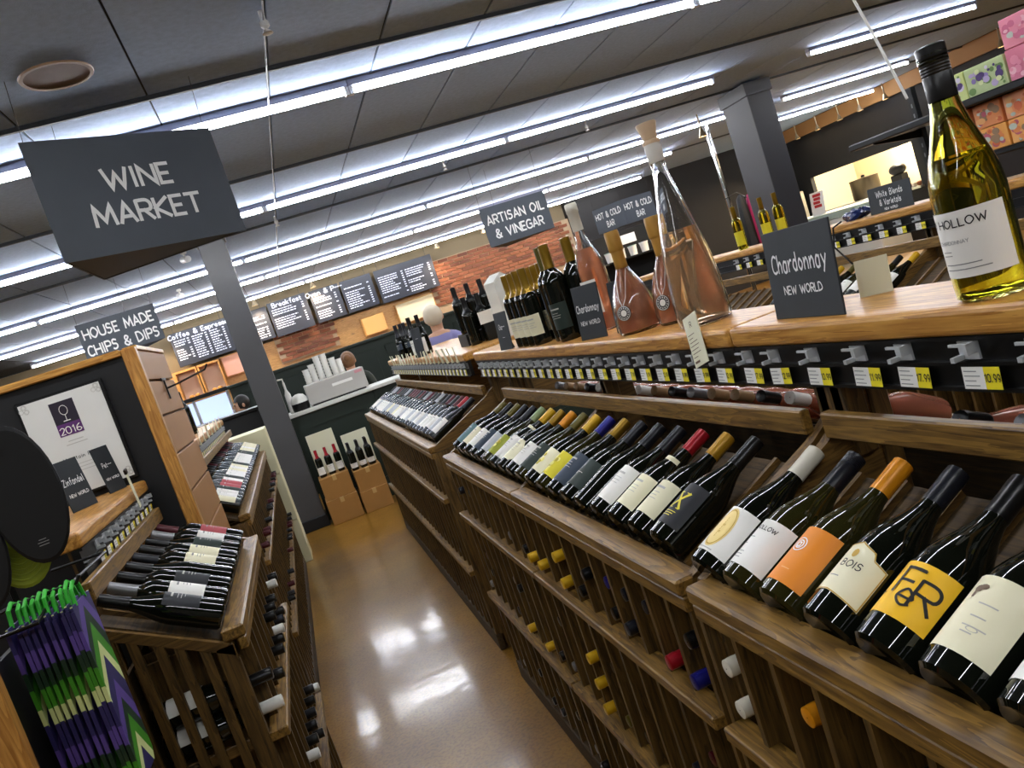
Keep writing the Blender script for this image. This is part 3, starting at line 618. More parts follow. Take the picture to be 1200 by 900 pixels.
for i, y in enumerate(cc):
    if y < .45: continue
    for t in (1, 2):
        for k, z in enumerate(LV[t][:2]):
            if i == len(cc)-1 and t == 2: slot(XR, 1, y, z, 'cream', 'nearest right', -.012, n=20); continue
            if i == len(cc)-3 and t == 2: 
                if k == 1: slot(XR, 1, y, z, 'orange', 'nearest right', -.02, n=20)
                continue
            if q.random() < .4: slot(XR, 1, y, z, q.choice(('black', 'navy')), 'nearest right', -.02, n=16)
for i, y in enumerate(cols(1.25, 3.4)):
    for t in (0, 1, 2):
        for k, z in enumerate(LV[t]):
            r = q.random()
            if r > (.55, .4, .2)[k]: continue
            yel = 1.95 < y < 2.75 and t > 0 and q.random() < .62
            c = 'yellow' if yel else ('red' if abs(y-1.45) < .06 and t == 2 else q.choice(('black', 'black', 'navy', 'black', 'olive', 'black', 'blue', 'grey', 'burgundy')))
            slot(XR, 1, y, z, c, 'middle right', .004 if yel else q.uniform(-.03, .0))
for i, y in enumerate(cols(3.74, 6.9)):
    for t in (1, 2):
        for k, z in enumerate(LV[t][:2]):
            if k == 0 and q.random() < .5: slot(XR, 1, y, z, q.choice(('black', 'navy', 'black', 'burgundy')), 'far right', -.02, n=8)
for i, y in enumerate(cols(2.02, 3.12)):
    for t in (0, 1, 2):
        for k, z in enumerate(LV[t][:2]):
            if i == 0 and t > 0: slot(XL1, -1, y, z, 'white' if (k == 0 and t == 2) else 'black', 'near left', .012, 'white', 16); continue
            if t and q.random() < .45: slot(XL1, -1, y, z, q.choice(('black', 'black', 'navy', 'black', 'white')), 'near left', .014)
for i, y in enumerate(cols(3.95, 7.05)):
    for t in (0, 1, 2):
        for k, z in enumerate(LV[t][:2]):
            if t and k == 0 and q.random() < .5: slot(XL2, -1, y, z, q.choice(('black', 'black', 'burgundy', 'navy')), 'far left', .02, n=8)
for i, y in enumerate([3.12+.105*j for j in range(9)]):
    loc, rot = tray_pose(2.567, 1, y)
    bottle(loc, rot, 'wine bottle, %s from the right in the distant rack tray' % ORD[i], 'burgundy', .943, GLASSO if i % 2 else GLASSD, ('yellow', 'black', 'green', 'black', 'olive')[i % 5], .235, 'white', (.03, .12), 1.1, n=10, group='bottles in the distant right rack tray')

# ------------------------------------------------------------------ cards and signs
ZT = 1.406
def card(label, loc, rz, w, h, lines, m=CHALK, lean=6, name='shelf_card', cat='sign', group=None, ink=WHITEINK):
    t = thing(name, label, cat, loc, (0, rad(lean), rad(rz)), group)
    fr = MB().bbox(-.002, .002, -w/2, w/2, 0, h, .001).build('board', m, t, False)
    MB().prism([(.002, h*.55), (.002, h*.5), (math.tan(rad(lean+14))*h*.5, .001), (math.tan(rad(lean+14))*h*.5+.003, .001)], 'y', -w*.12, w*.12).build('easel_leg', m, t, False)
    if lines:
        mb = MB()
        for txt, y, hh, sw in lines: place_text(mb, txt, hh, sw, lambda u, v: (-.0028, -u, v), (0, y), 'c', 0, .66 if txt != txt.upper() else .9)
        mb.build('lettering', ink, fr, False)
    return t
card('black chalk card reading Chardonnay New World on the nearest right rack', (.878, 1.232, ZT), -4, .212, .163, [('Chardonnay', .086, .032, .0046), ('NEW WORLD', .045, .0145, .0026)])
card('smaller chalk card reading Chardonnay New World beside the dark bottles', (.885, 2.275, ZT), 14, .135, .165, [('Chardonnay', .085, .022, .0034), ('NEW WORLD', .045, .012, .002)])
card('narrow chalk card at the far end of the middle right rack', (.852, 3.16, ZT), 10, .115, .155, [('Cha---', .085, .020, .003), ('---', .045, .012, .002)], group=None)
card('blank chalk card standing behind the smaller Chardonnay card', (.94, 2.12, ZT), 20, .12, .15, [])
card('small chalk card beside the pair of bottles on the far right rack', (.87, 5.40, ZT), 20, .12, .2, [('----', .12, .016, .0024)])
card('Zinfandel chalk card on the near left shelf', (-.715, 2.80, ZT), 152, .11, .165, [('Zinfandel', .085, .021, .0034), ('NEW WORLD', .045, .010, .002)])
card('chalk card half hidden behind a price strip on the near left shelf', (-.665, 3.06, ZT), 152, .085, .165, [('Pet---', .09, .017, .003), ('NEW WORLD', .045, .0078, .0017)])
card('White Blends and Varietals chalk card on the distant rack', (2.96, 3.29, ZT-.0), -2, .30, .13, [('White Blends', .078, .030, .004), ('& Varietals', .036, .028, .004), ('NEW WORLD', .010, .011, .002)])
tag(MB().box(-.001, .001, -.03, .03, 0, .066).build('price_card', CREAM), 'blank cream card standing behind the Chardonnay card', 'card'); o = bpy.data.objects['price_card']; o.location = (1.0, 1.2, ZT); o.rotation_euler = (0, rad(10), rad(25))
ct = thing('hang_tag', 'cream printed tag leaning over the shelf edge below the tall rosé bottle', 'tag', (.832, 1.575, 1.335), (rad(-16), rad(10), 0))
ctb = MB().bbox(-.0012, .0012, -.031, .031, 0, .115, .0005).build('paper', CREAM, ct, False)
mb = MB(); gg = lambda u, v: (-.002, -u, v); place_text(mb, 'R', .012, .0016, gg, (0, .088), 'c')
for i, w in enumerate((.03, .02, .036, .038, .032, .038, .02)): rect2d(mb, gg, -.024, -.024+w, .072-i*.0085, .0735-i*.0085)
rect2d(mb, gg, -.024, -.002, .008, .013, 0); mb.build('print', INKM['brown'], ctb, False)
st = thing('price_strip', 'tall cream price strip standing out from the near left shelf rail', 'tag', (-.578, 2.86, 1.345), (rad(10), 0, 0))
MB().box(-.001, .001, -.014, .014, 0, .12).build('strip', CREAM, st, False); MB().box(-.004, .004, -.012, .012, .12, .135).build('clip', BLACKPL, st, False)

def prism_sign(label, A, B, C, z0, z1, lines, hh, sw, dual=False, fit=.8):
    """three-sided hanging sign; A-B is the face we read, A on the left"""
    A, B, C = Vector((*A, 0)), Vector((*B, 0)), Vector((*C, 0)); c = (A+B+C)/3
    t = thing('hanging_sign', label, 'sign', (c.x, c.y, z0))
    def face(P, Q, nm):
        d = (Q-P).normalized(); n = Vector((d.y, -d.x, 0)); n = n if n.dot((P+Q)/2-c) > 0 else -n; b = -n*.006
        mb = MB(); e = d*.004
        vs = [P+e, Q-e, Q-e+b, P+e+b]; mb.add([v+Vector((0, 0, z0)) for v in vs]+[v+Vector((0, 0, z1)) for v in vs], [(0, 1, 2, 3), (4, 5, 6, 7), (0, 1, 5, 4), (1, 2, 6, 5), (2, 3, 7, 6), (3, 0, 4, 7)])
        return mb.build(nm, CHALKB, t), d, n
    for k, (P, Q) in enumerate(((A, B), (B, C), (C, A))):
        o, d, n = face(P, Q, 'face_panel')
        if k == 0 or dual:
            M = (P+Q)/2; mb = MB(); f = lambda u, v: M+d*u+n*.003+Vector((0, 0, v))
            xs = min(1, fit*(Q-P).length/max(strokes(l, hh)[1] for l in lines))
            for i, l in enumerate(lines): place_text(mb, l, hh, sw, f, (0, (z0+z1)/2+hh*.45+(len(lines)-1)*hh*.3-i*hh*1.75-hh*.5), 'c', 0, xs)
            mb.build('lettering', WHITEINK, o)
    MB().prism([(p.x, p.y) for p in (A*.97+c*.03, B*.97+c*.03, C*.97+c*.03)], 'z', z0+.004, z0+.010).build('bottom_panel', BLACK, t)
    for p in (A, B, C):
        q = p*.94+c*.06; MB().tube([(q.x, q.y, z1-.01), (q.x+.02, q.y, ZC)], .0016, 5).build('wire', WIRE, t)
    return t
prism_sign('large three-sided slate sign reading Wine Market hung from the ceiling', (-.70, 3.83), (.065, 4.28), (-.684, 4.53), 2.345, 2.875, ['WINE', 'MARKET'], .09, .0165)
prism_sign('three-sided slate sign reading Artisan Oil and Vinegar hung over the store', (2.57, 8.8), (3.38, 8.8), (2.97, 9.5), 2.18, 2.62, ['ARTISAN OIL', '& VINEGAR'], .095, .018, fit=.86)
prism_sign('three-sided slate sign reading House Made Chips and Dips at left', (-1.74, 8.8), (-.99, 8.85), (-1.36, 9.5), 2.32, 2.69, ['HOUSE MADE', 'CHIPS & DIPS'], .095, .018, fit=.9)
prism_sign('three-sided slate sign reading Hot and Cold Bar beyond the rosé bottles', (5.78, 11.95), (6.40, 12.05), (5.5, 12.5), 2.08, 2.48, ['HOT & COLD', 'BAR'], .09, .017, True, .86)

# framed certificate on the partition
cf = thing('framed_certificate', 'white award certificate in a slim black frame leaning on the black partition', 'picture', (-.745, 3.15, ZT))
MB().bbox(-.895, -.605, 3.146, 3.166, 1.425, 1.80, .002).build('frame', BLACKPL, cf)
cp = MB().box(-.885, -.615, 3.143, 3.147, 1.435, 1.79).build('paper', mat('certificate_paper', 'dcdcd6', .6, var=.05), cf)
mb = MB(); fz = lambda u, v: (-.75+u, 3.1424, v)
rect2d(mb, fz, -.043, .037, 1.642, 1.765, 0); fz2 = lambda u, v: (-.75+u, 3.1418, v)
rect2d(mb, fz2, -.043, .037, 1.642, 1.685, 1); place_text(mb, '2016', .024, .003, lambda u, v: (-.75+u, 3.141, v), (-.003, 1.648), 'c', 2)
ell2d(mb, lambda u, v: (-.75+u, 3.141, v), -.003, 1.732, .014, .018, 2, 14, .88); rect2d(mb, lambda u, v: (-.75+u, 3.141, v), -.004, -.002, 1.695, 1.715, 2); rect2d(mb, lambda u, v: (-.75+u, 3.141, v), -.015, .009, 1.692, 1.695, 2)
for i, w in enumerate((.05, .07)): rect2d(mb, fz, -w/2, w/2, 1.62-i*.012, 1.623-i*.012, 3)
place_text(mb, 'Mountain Press', .012, .0018, fz, (0, 1.555), 'c', 4)
for i in range(3): rect2d(mb, fz, -.06, .06, 1.535-i*.012, 1.537-i*.012, 3)
for (x, y) in ((-.12, 1.77), (.12, 1.77), (.12, 1.455), (-.12, 1.455)):
    for q in range(5): ell2d(mb, fz, x+.01*math.sin(q*2.2), y+.01*math.cos(q*2.2), .008, .008, 3, 10, .8)
mb.build('print', [mat('plum_dark', '241c2c', .6), mat('plum', '5a2a6a', .6), INKM['white'], INKM['greyt'], INKM['black']], cp)

# ------------------------------------------------------------------ glass bottles standing on the top shelves
def glassmat(name, col, rough=.0, ior=1.45): return mat(name, col, rough, trans=1, ior=ior)
CLEAR = glassmat('clear_glass', (.97, .98, .98, 1), ior=1.35); ROSEW = mat('rose_wine', (1, .42, .22, 1), 0, trans=.62, ior=1.33); PALE = mat('pale_rose_wine', (1, .74, .50, 1), 0, trans=.85, ior=1.33); WHITEW = glassmat('white_wine', (.86, .80, .22, 1), ior=1.33); GREENG = glassmat('olive_clear_glass', (.80, .80, .30, 1), ior=1.35)
def clear_bottle(loc, rz, label, prof, fill, gm, wm, cap=None, capmat=None, n=36, t=.0028):
    T = thing('glass_bottle', label, 'bottle', loc, (0, 0, rad(rz)))
    inner = [(max(.001, r-t), max(z, .004)+(.004 if i < 3 else 0)) for i, (r, z) in enumerate(prof)]
    MB().lathe(prof+inner[::-1][1:], n).build('glass', gm, T, False)
    wi = [(max(.0008, r-t-.0006), z+.001) for r, z in inner if z < fill]
    wi.append((rad_at([(0, 0)]*3+prof, fill)-t-.0006, fill)); wi.append((.0008, fill))
    MB().lathe(wi, n).build('wine', wm, T, False)
    if cap: MB().lathe(cap, 24).build('stopper', capmat, T, False)
    return T
def lab(T, r, z0, z1, half, m, printer=None, off=0):
    l = link('label', label_mesh(r+off, z0, z1, half, m, ''), T, False)
    if printer: mb = MB(); ms = printer(wrap(r+off, (z0+z1)/2), mb, z1-z0, r*half); mb.build('print', ms, l, False)
    return l
k = 1.13; bp_ = [(r*k*1.03, z*k) for r, z in PROF['burgundy']]
def p_big(f, mb, h, hw):
    place_text(mb, 'D HOLLOW', .0105, .0016, f(.001), (-.004, h*.27), 'c', 0)
    place_text(mb, 'CHARDONNAY', .0046, .0007, f(.001), (-.012, h*.02), 'c', 1)
    for q in range(2): rect2d(mb, f(.001), -.034, -.016, -h*.1-q*.005, -h*.1-q*.005+.0012, 1, 3)
    rect2d(mb, f(.001), -.034, .03, -h*.38, -h*.365, 1, 6); rect2d(mb, f(.001), -.034, .02, -h*.30, -h*.285, 1, 6)
    return [INKM['black'], INKM['grey']]
bb = clear_bottle((.905, .868, ZT), 14, 'large green-gold white wine bottle with a black screw cap on the near shelf', bp_, .172*k, GREENG, WHITEW)
cz = [(.0178, .236*k), (.0182, .237*k), (.0182, .300)] + [q for i in range(6) for q in ((.0176, .301+i*.004), (.0186, .303+i*.004))] + [(.0184, .327), (.0184, .337), (.016, .339), (.001, .339)]
MB().lathe(cz, 28).build('screw_cap', mat('black_cap', '141414', .35), bb, False)
lab(bb, .0395*k*1.03, .036, .125, 1.35, LABM['white'], p_big)
tall = [(.001, .012), (.03, .010), (.056, 0), (.062, .004), (.064, .02), (.0635, .05), (.061, .10), (.055, .16), (.046, .215), (.036, .265), (.027, .31), (.020, .345), (.0165, .37), (.0165, .40), (.018, .402), (.018, .408), (.0165, .41), (.0165, .43), (.001, .43)]
tr = clear_bottle((.935, 1.69, ZT), 0, 'tall slender magnum of pale rosé with a flared pale wood stopper', tall, .225, CLEAR, PALE, [(.0182, .385), (.0188, .386), (.0188, .428), (.0182, .43)], mat('white_collar', 'e8e6de', .5))
MB().lathe([(.001, .428), (.0205, .428), (.0205, .436), (.0165, .438), (.018, .452), (.024, .474), (.023, .477), (.001, .477)], 28).build('wood_stopper', mat('pale_wood', 'd8bc9a', .5), tr, False)
flare = [(.001, .022), (.026, .018), (.046, .004), (.056, 0), (.061, .008), (.063, .03), (.061, .06), (.054, .095), (.042, .128), (.030, .152), (.021, .17), (.0165, .185), (.0155, .2), (.0155, .225), (.001, .225)]
corkc = [(.0165, .178), (.0172, .18), (.0172, .225), (.0195, .227), (.0205, .232), (.0205, .275), (.019, .282), (.001, .283)]
def medallion(T, r, z, a):
    m = thing_part(T, r, z, a)
def rose(loc, rz, label, ma):
    T = clear_bottle(loc, rz, label, flare, .205, CLEAR, ROSEW, corkc, mat('cork_gold', 'b88a3a', .45))
    a = rad(ma); R0 = .0665; c = Vector((R0*math.cos(a), R0*math.sin(a), .062)); n = Vector((math.cos(a), math.sin(a), .12)).normalized(); u = Vector((-math.sin(a), math.cos(a), 0)); v = n.cross(u)
    f = lambda off: (lambda x, y: c+n*off+u*x+v*y)
    md = MB(); ring = [c+(u*math.cos(q*.2618)+v*math.sin(q*.2618))*.0205 for q in range(24)]
    md.add([p+n*.0 for p in ring]+[p+n*.002 for p in ring], [list(range(24)), list(range(24, 48))]+[(q, (q+1) % 24, 24+(q+1) % 24, 24+q) for q in range(24)])
    mo = md.build('medallion', mat('medallion_black', '141414', .4), T, False)
    mb = MB(); ell2d(mb, f(.0026), 0, 0, .019, .019, 0, 24, .93); ell2d(mb, f(.0026), 0, 0, .0088, .0088, 0, 20)
    for q in range(14):
        w = q*2*math.pi/14; rect2d(mb, lambda x, y: f(.0026)(x*math.cos(w)-y*math.sin(w), x*math.sin(w)+y*math.cos(w)), .0118, .0156, -.0012, .0012, 0)
    mb.build('emblem', INKM['white'], mo, False)
    nk = .0175
    for s_ in (-1, 1):
        MB().tube([(nk*math.cos(a+s_*1.0), nk*math.sin(a+s_*1.0), .176), ((.031)*math.cos(a+s_*.5), .031*math.sin(a+s_*.5), .153), (.054*math.cos(a+s_*.2), .054*math.sin(a+s_*.2), .102), tuple(c+v*.016)], .0009, 5).build('cord', mat('white_cord', 'e4ddd0', .6), T, False)
    return T
rose((.932, 2.04, ZT), 0, 'squat pink rosé bottle with gold stopper, black medallion, left of the pair', 218)
rose((1.0, 1.925, ZT), 0, 'squat pink rosé bottle with gold stopper, black medallion, beside the tall magnum', 212)
wp_ = [(.001, .012), (.03, .010), (.042, 0), (.047, .005), (.048, .03), (.048, .19), (.046, .22), (.038, .25), (.027, .275), (.0195, .30), (.017, .32), (.0165, .39), (.001, .39)]
wr_ = clear_bottle((1.005, 2.43, ZT), 30, 'slim rosé bottle with a white capsule behind the pink pair', wp_, .27, CLEAR, ROSEW, [(.0178, .33), (.0182, .332), (.0182, .388), (.02, .39), (.02, .415), (.018, .42), (.001, .42)], mat('white_capsule', 'dcd8c8', .45))
lab(wr_, .048, .06, .17, .7, LABM['white'], lambda f, mb, h, hw: (default_print(f, mb, h, hw, random), [INKM['grey']])[1])

def standing(x, y, label, kind='bordeaux', k=.95, cap='gold', capz=.225, l='cream', lz=(.04, .12), rz=25, g=None, z=ZT, glass=GLASSD, n=18): return bottle((x, y, z), (0, 0, rad(rz)), label, kind, k, glass, cap, capz, l, lz, 1.2, group=g, n=n)
cnt = 0
for r in range(2):
    for c in range(4):
        cnt += 1; standing(.897+.076*r, 2.80+.076*c+.01*r, 'gold-capped bottle in the tight block on the shelf, %s row, %s from right' % (('front', 'back')[r], ORD[c]), cap='gold', capz=.205, g='block of gold-capped bottles')
for i, (x, y) in enumerate(((.915, 2.55), (.985, 2.52), (.93, 2.64))): standing(x, y, 'tall dark bottle with yellow-gold capsule beside the smaller Chardonnay card, %s of three' % ('front', 'rear', 'left')[i], k=1.1, cap='olive' if i == 2 else 'gold', capz=.225, l=None if i else 'forest', g='three tall gold-capped bottles')
for i, (x, y) in enumerate(((.90, 5.62), (.955, 5.58))): standing(x, y, 'dark bottle with a big white label on the far right rack, %s of the pair' % ('left', 'right')[i], 'burgundy', .95, 'black', .215, 'white', (.02, .13), g='pair of white-labelled bottles')
for i, (x, y) in enumerate(((.90, 6.35), (.96, 6.30), (1.02, 6.35), (.95, 6.43))): standing(x, y, 'dark blue bottle in the small cluster on the far right rack, %s of four' % ORD[i], 'burgundy', .9, 'navy', .19, 'slate', (.08, .13), g='cluster of dark blue bottles')
# tiered display of dark bottles on the far right rack
ris = thing('display_riser', 'black tiered riser holding rows of dark bottles on the far right rack', 'display stand', (1.16, 4.6, ZT))
MB().bbox(1.02, 1.34, 4.56, 4.78, ZT, ZT+.07, .003).build('tier', BLACK, ris); MB().bbox(1.02, 1.34, 4.67, 4.78, ZT+.07, ZT+.075, .002).build('tier', BLACK, ris)
MB().box(1.08, 1.22, 4.37, 4.373, ZT+.10, ZT+.17).build('card', TAGW, ris)
MB().box(1.10, 1.20, 4.372, 4.40, ZT, ZT+.16).build('card_stand', BLACKPL, ris)
for r in range(2):
    for c in range(4 if r else 4):
        standing(1.05+.083*c, 4.47+.16*r, 'dark bottle on the tiered display, %s row, %s from left' % (('lower', 'upper')[r], ORD[c]), 'bordeaux', .93, 'black', .2, None, z=ZT+.075*r, g='bottles on the tiered display', n=12)
wpk = thing('white_carton', 'tall white carton with a green leaf emblem behind the gold-capped bottles', 'box', (1.2, 4.2, ZT), (0, 0, rad(20)))
MB().bbox(-.06, .06, -.05, .05, 0, .30, .003).build('body', mat('carton_white', 'dcdcd0', .6), wpk, False); MB().prism([(-.06, .30), (.06, .30), (.0, .34)], 'y', -.05, .05).build('gable', MATS['carton_white'], wpk, False)
mb = MB()
for q in range(5): ell2d(mb, lambda u, v: (u, -.051, v), .012*math.cos(q*1.3), .2+.012*math.sin(q*1.3), .012, .007, 0, 8)
mb.build('leaf_emblem', mat('leaf_green', '5a8a2a', .6), wpk, False)
MB().box(-.08, .05, -.075, -.055, 0, .07).build('foot_card', MATS['carton_white'], wpk, False)
tc = thing('talker', 'x', 'card'); bpy.data.objects.remove(tc)
tm = MB().box(-.001, .001, -.011, .011, 0, .075).box(-.006, .006, -.008, .008, -.012, .002).mesh('shelf_talker', CREAM)
for i in range(20):
    o = tag(link('price_card', tm), 'small cream price card clipped upright along the far right shelf edge', 'card', 'cream price cards on the far right shelf'); o.location = (.842, 4.15+.135*i, 1.375); o.rotation_euler = (random.uniform(-.3, .1), random.uniform(-.15, .1), random.uniform(-.4, .4))
for i in range(7):
    o = tag(link('price_card', tm), 'small cream price card clipped upright along the far left shelf edge', 'card', 'cream price cards on the far left shelf'); o.location = (-.588, 5.0+.25*i, 1.375); o.rotation_euler = (random.uniform(-.2, .2), .1, random.uniform(-.3, .3))
standing(-.70, 5.75, 'single dark wine bottle standing on the far left shelf', 'bordeaux', 1.0, 'black', .22, None)
gl = thing('pint_glass', 'dark smoked tumbler on the far left shelf beside the bottle', 'glass', (-.68, 5.35, ZT)); MB().lathe([(.001, .004), (.03, .004), (.032, 0), (.034, .004), (.045, .16), (.043, .16), (.031, .01), (.001, .01)], 16).build('cup', mat('smoked', '3a3438', .15), gl, False)
for i, (x, y) in enumerate(((2.97, 4.62), (3.04, 4.42), (3.12, 4.38))):
    T = clear_bottle((x, y, ZT), 30, 'pale green-yellow white wine bottle on the distant rack, %s from left' % ORD[i], [(r*.9, z*.95) for r, z in PROF['bordeaux']], .19, GREENG, WHITEW, n=16)
    MB().lathe([(.0145, .205), (.015, .206), (.0155, .283), (.001, .284)], 14).build('capsule', CAPM['gold'], T, False); lab(T, .0337, .03, .12, 1.2, LABM['lemon'])

# ------------------------------------------------------------------ near left display stand
ds = thing('display_stand', 'dark gift display stand with a wooden post at the left edge', 'display stand', (-.66, 1.7, 0))
MB().bbox(-.655, -.598, 1.48, 1.51, 0, 1.42, .003).build('post', PINE_Z, ds); MB().box(-.64, -.628, 1.51, 2.0, .05, 1.29).build('back_panel', BLACK, ds)
MB().bbox(-.80, -.50, 1.5, 2.0, 0, .05, .004).build('base', BLACK, ds)
MB().tube([(-.70, 1.98, .05), (-.70, 1.98, 1.78)], .009).build('pole', WIRE, ds)
MB().tube([(-.628, 1.675, 1.36), (-.60, 1.675, 1.363), (-.49, 1.675, 1.363), (-.482, 1.675, 1.375)], .004).build('arm', WIRE, ds)
MB().tube([(-.628, 1.64, 1.325), (-.615, 1.60, 1.33), (-.55, 1.60, 1.33), (-.545, 1.66, 1.345), (-.50, 1.97, 1.36), (-.62, 1.99, 1.36)], .0035).build('wire_frame', WIRE, ds)
MB().tube([(-.70, 1.98, 1.735), (-.63, 1.80, 1.745), (-.58, 1.68, 1.73), (-.52, 1.60, 1.715), (-.515, 1.595, 1.73)], .0035).build('arm', WIRE, ds)
def bag_mat():
    m = bpy.data.materials.new('zigzag_print'); m.use_nodes = True; N = m.node_tree.nodes; L = m.node_tree.links; b = N['Principled BSDF']; b.inputs['Roughness'].default_value = .5
    t = N.new('ShaderNodeTexCoord'); sp_ = N.new('ShaderNodeSeparateXYZ'); L.new(t.outputs['Object'], sp_.inputs[0])
    def M(op, a, bb=None):
        n = N.new('ShaderNodeMath'); n.operation = op
        for i, x in enumerate((a, bb)):
            if x is None: continue
            if isinstance(x, (int, float)): n.inputs[i].default_value = x
            else: L.new(x, n.inputs[i])
        return n.outputs[0]
    zig = M('PINGPONG', sp_.outputs['Y'], .055); v = M('MULTIPLY_ADD', zig, 1.4); v.node.inputs[2].default_value = 0; L.new(sp_.outputs['Z'], v.node.inputs[2])
    f = M('FRACT', M('MULTIPLY', v, 5.2))
    cr = N.new('ShaderNodeValToRGB'); cr.color_ramp.interpolation = 'CONSTANT'; e = cr.color_ramp.elements
    e[0].position = 0; e[0].color = lin('2a2458'); e[1].position = .26; e[1].color = lin('cfd890')
    for p, c in ((.42, '3f8a1c'), (.62, '14301c'), (.8, '5a4490')): x = e.new(p); x.color = lin(c)
    L.new(f, cr.inputs[0]); L.new(cr.outputs[0], b.inputs['Base Color']); return m
ZIG = bag_mat(); HANDLE = mat('green_handle', '2fae28', .5); INSET = mat('bag_edge', '1c2240', .5)
bagm = MB()
bagm.prism([(-.055, .0), (.04, .0), (.055, .02), (.055, .36), (-.055, .36)], 'x', -.002, .002)
bag_me = bagm.mesh('bag_body', ZIG); hand_me = MB().tube([(0, -.03, .355), (0, -.022, .385), (0, .0, .395), (0, .022, .385), (0, .03, .355)], .004, 6).mesh('handle', HANDLE)
bag_fold = MB().prism([(.0036, .02), (.0036, .35), (-.0036, .35), (-.0036, .02)], 'y', -.0585, -.0535).mesh('gusset', ZIG)
for i in range(10):
    t = thing('wine_gift_bag', 'zigzag-print green and purple gift bag on the wire arm, %s from the aisle' % ORD[i], 'bag', (-.495-.0122*i, 1.675+random.uniform(-.006, .006), .975+random.uniform(-.006, .006)), (random.uniform(-.01, .01), 0, rad(random.uniform(-4, 4))), 'zigzag gift bags on the stand')
    link('bag_body', bag_me, t, False); link('handle', hand_me, t, False); link('gusset', bag_fold, t, False)
def oval(label, c, hw, hh, m, ridges=0, rz=0):
    t = thing('oval_trivet', label, 'trivet', c, (0, 0, rad(rz)))
    n = 32; prof = [(1.0, -.004), (1.0, .004), (.94, .007), (.2, .008)]; mb = MB(); vs = []; fs = []
    for s_, y in ((.94, .006), (1, .003), (1, -.003), (.94, -.006)):
        vs += [(hw*s_*math.cos(2*math.pi*i/n), y, hh*s_*math.sin(2*math.pi*i/n)) for i in range(n)]
    for j in range(3): fs += [(j*n+i, j*n+(i+1) % n, (j+1)*n+(i+1) % n, (j+1)*n+i) for i in range(n)]
    fs += [list(range(n)), [3*n+i for i in range(n)]]; mb.add(vs, fs); mb.build('disc', m, t, False)
    if ridges:
        mb = MB()
        for q in range(ridges): s_ = .25+.7*q/ridges; mb.tube([(hw*s_*math.cos(2*math.pi*i/24), -.0065, hh*s_*math.sin(2*math.pi*i/24)) for i in range(25)], .0018, 5)
        mb.build('ribs', m, t, False)
    mk = MB(); fo = lambda u, v: (u, -.0072, v)
    if not ridges:
        for q, (w, y) in enumerate(((.012, -.66), (.018, -.70), (.016, -.74))): rect2d(mk, fo, -w/2, w/2, hh*y, hh*y+.0012)
        mk.build('mark', GREYINK, t, False)
    MB().tube([(0, 0, hh-.01), (0, 0, hh+.03), (.004, 0, hh+.045)], .0018, 5).build('loop', WIRE, t, False)
    return t
oval('large black oval board hanging at the left edge, nearest the certificate', (-.492, 1.60, 1.553), .060, .128, mat('oval_black', '0b0c0d', .6), 0, 12)
oval('black oval board hanging lower at the very left edge', (-.60, 1.585, 1.50), .055, .120, MATS['oval_black'], 0, 12)
oval('ribbed lime green oval mat hanging behind the black oval boards', (-.548, 1.64, 1.49), .058, .10, mat('oval_lime', '8a9a2a', .6), 7, 12)
pt = thing('paper_tag', 'kraft paper tag tied to the hanging black oval board', 'tag', (-.525, 1.575, 1.66), (0, rad(-28), rad(12))); MB().box(-.018, .018, -.001, .001, -.03, .03).build('paper', mat('kraft', 'a08a6a', .7), pt, False); MB().tube([(0, 0, .03), (.0, .01, .05)], .001, 5).build('string', CREAM, pt, False)
rb = thing('red_pouch', 'red pouch with a dark buckle behind the wooden post at bottom left', 'bag', (-.66, 1.43, .82))
MB().bbox(-.72, -.615, 1.44, 1.479, .80, 1.06, .012, seg=2).build('body', mat('red_cloth', 'a81c18', .6), rb); MB().bbox(-.665, -.625, 1.434, 1.441, .93, .97, .002).build('buckle', BLACKPL, rb)

# ------------------------------------------------------------------ counter, cartons and things at the end of the aisle
GREEN = mat('bottle_green', '1d2a22', .5); WTOP = mat('white_top', 'd8d8d0', .35)
ctr = thing('service_counter', 'dark green panelled service counter with a pale top at the aisle end', 'counter', (1.8, 8.8, 0))
MB().box(-.1, 4.2, 8.55, 9.0, 0, 1.13).build('carcass', GREEN, ctr); MB().bbox(-.12, 4.25, 8.49, 9.05, 1.13, 1.17, .006).build('top', WTOP, ctr)
for i in range(5):
    x0 = -.08+i*.86
    fr = MB().box(x0, x0+.84, 8.535, 8.55, .1, .22).box(x0, x0+.84, 8.535, 8.55, .98, 1.12).box(x0, x0+.1, 8.535, 8.55, .22, .98).box(x0+.74, x0+.84, 8.535, 8.55, .22, .98).build('panel_frame', GREEN, ctr)
bc = thing('dark_cabinet', 'black cabinet behind the far left rack beside the column', 'cabinet', (-1.6, 8.9, 0)); MB().bbox(-2.9, -.38, 8.62, 9.1, 0, 1.33, .01).build('body', BLACK, bc); MB().bbox(-2.92, -.37, 8.6, 9.12, 1.33, 1.36, .005).build('top', BLACKPL, bc)
cc_ = thing('cream_cabinet', 'cream flat-panelled cabinet at the far end of the left racks', 'cabinet', (-.57, 7.3, 0))
for a, b in ((0, .38), (.386, .80), (.806, 1.21)): MB().bbox(-.80, -.325, 7.12, 7.5, a, b, .004).build('panel', mat('cream_panel', 'd8d4b0', .6), cc_)
KRAFT = mat('carton_kraft', 'a97a3e', .7, var=.1, vscale=10)
def carton(label, x0, x1, y0, y1, z0, z1, open_=False):
    t = thing('wine_carton', label, 'box', ((x0+x1)/2, (y0+y1)/2, z0))
    MB().bbox(x0, x1, y0, y1, z0, z1, .004).build('body', KRAFT, t); MB().box((x0+x1)/2-.02, (x0+x1)/2+.02, y0-.0012, y1, z1-.05, z1+.0012).build('tape', mat('tape', 'c8a468', .4), t)
    return t
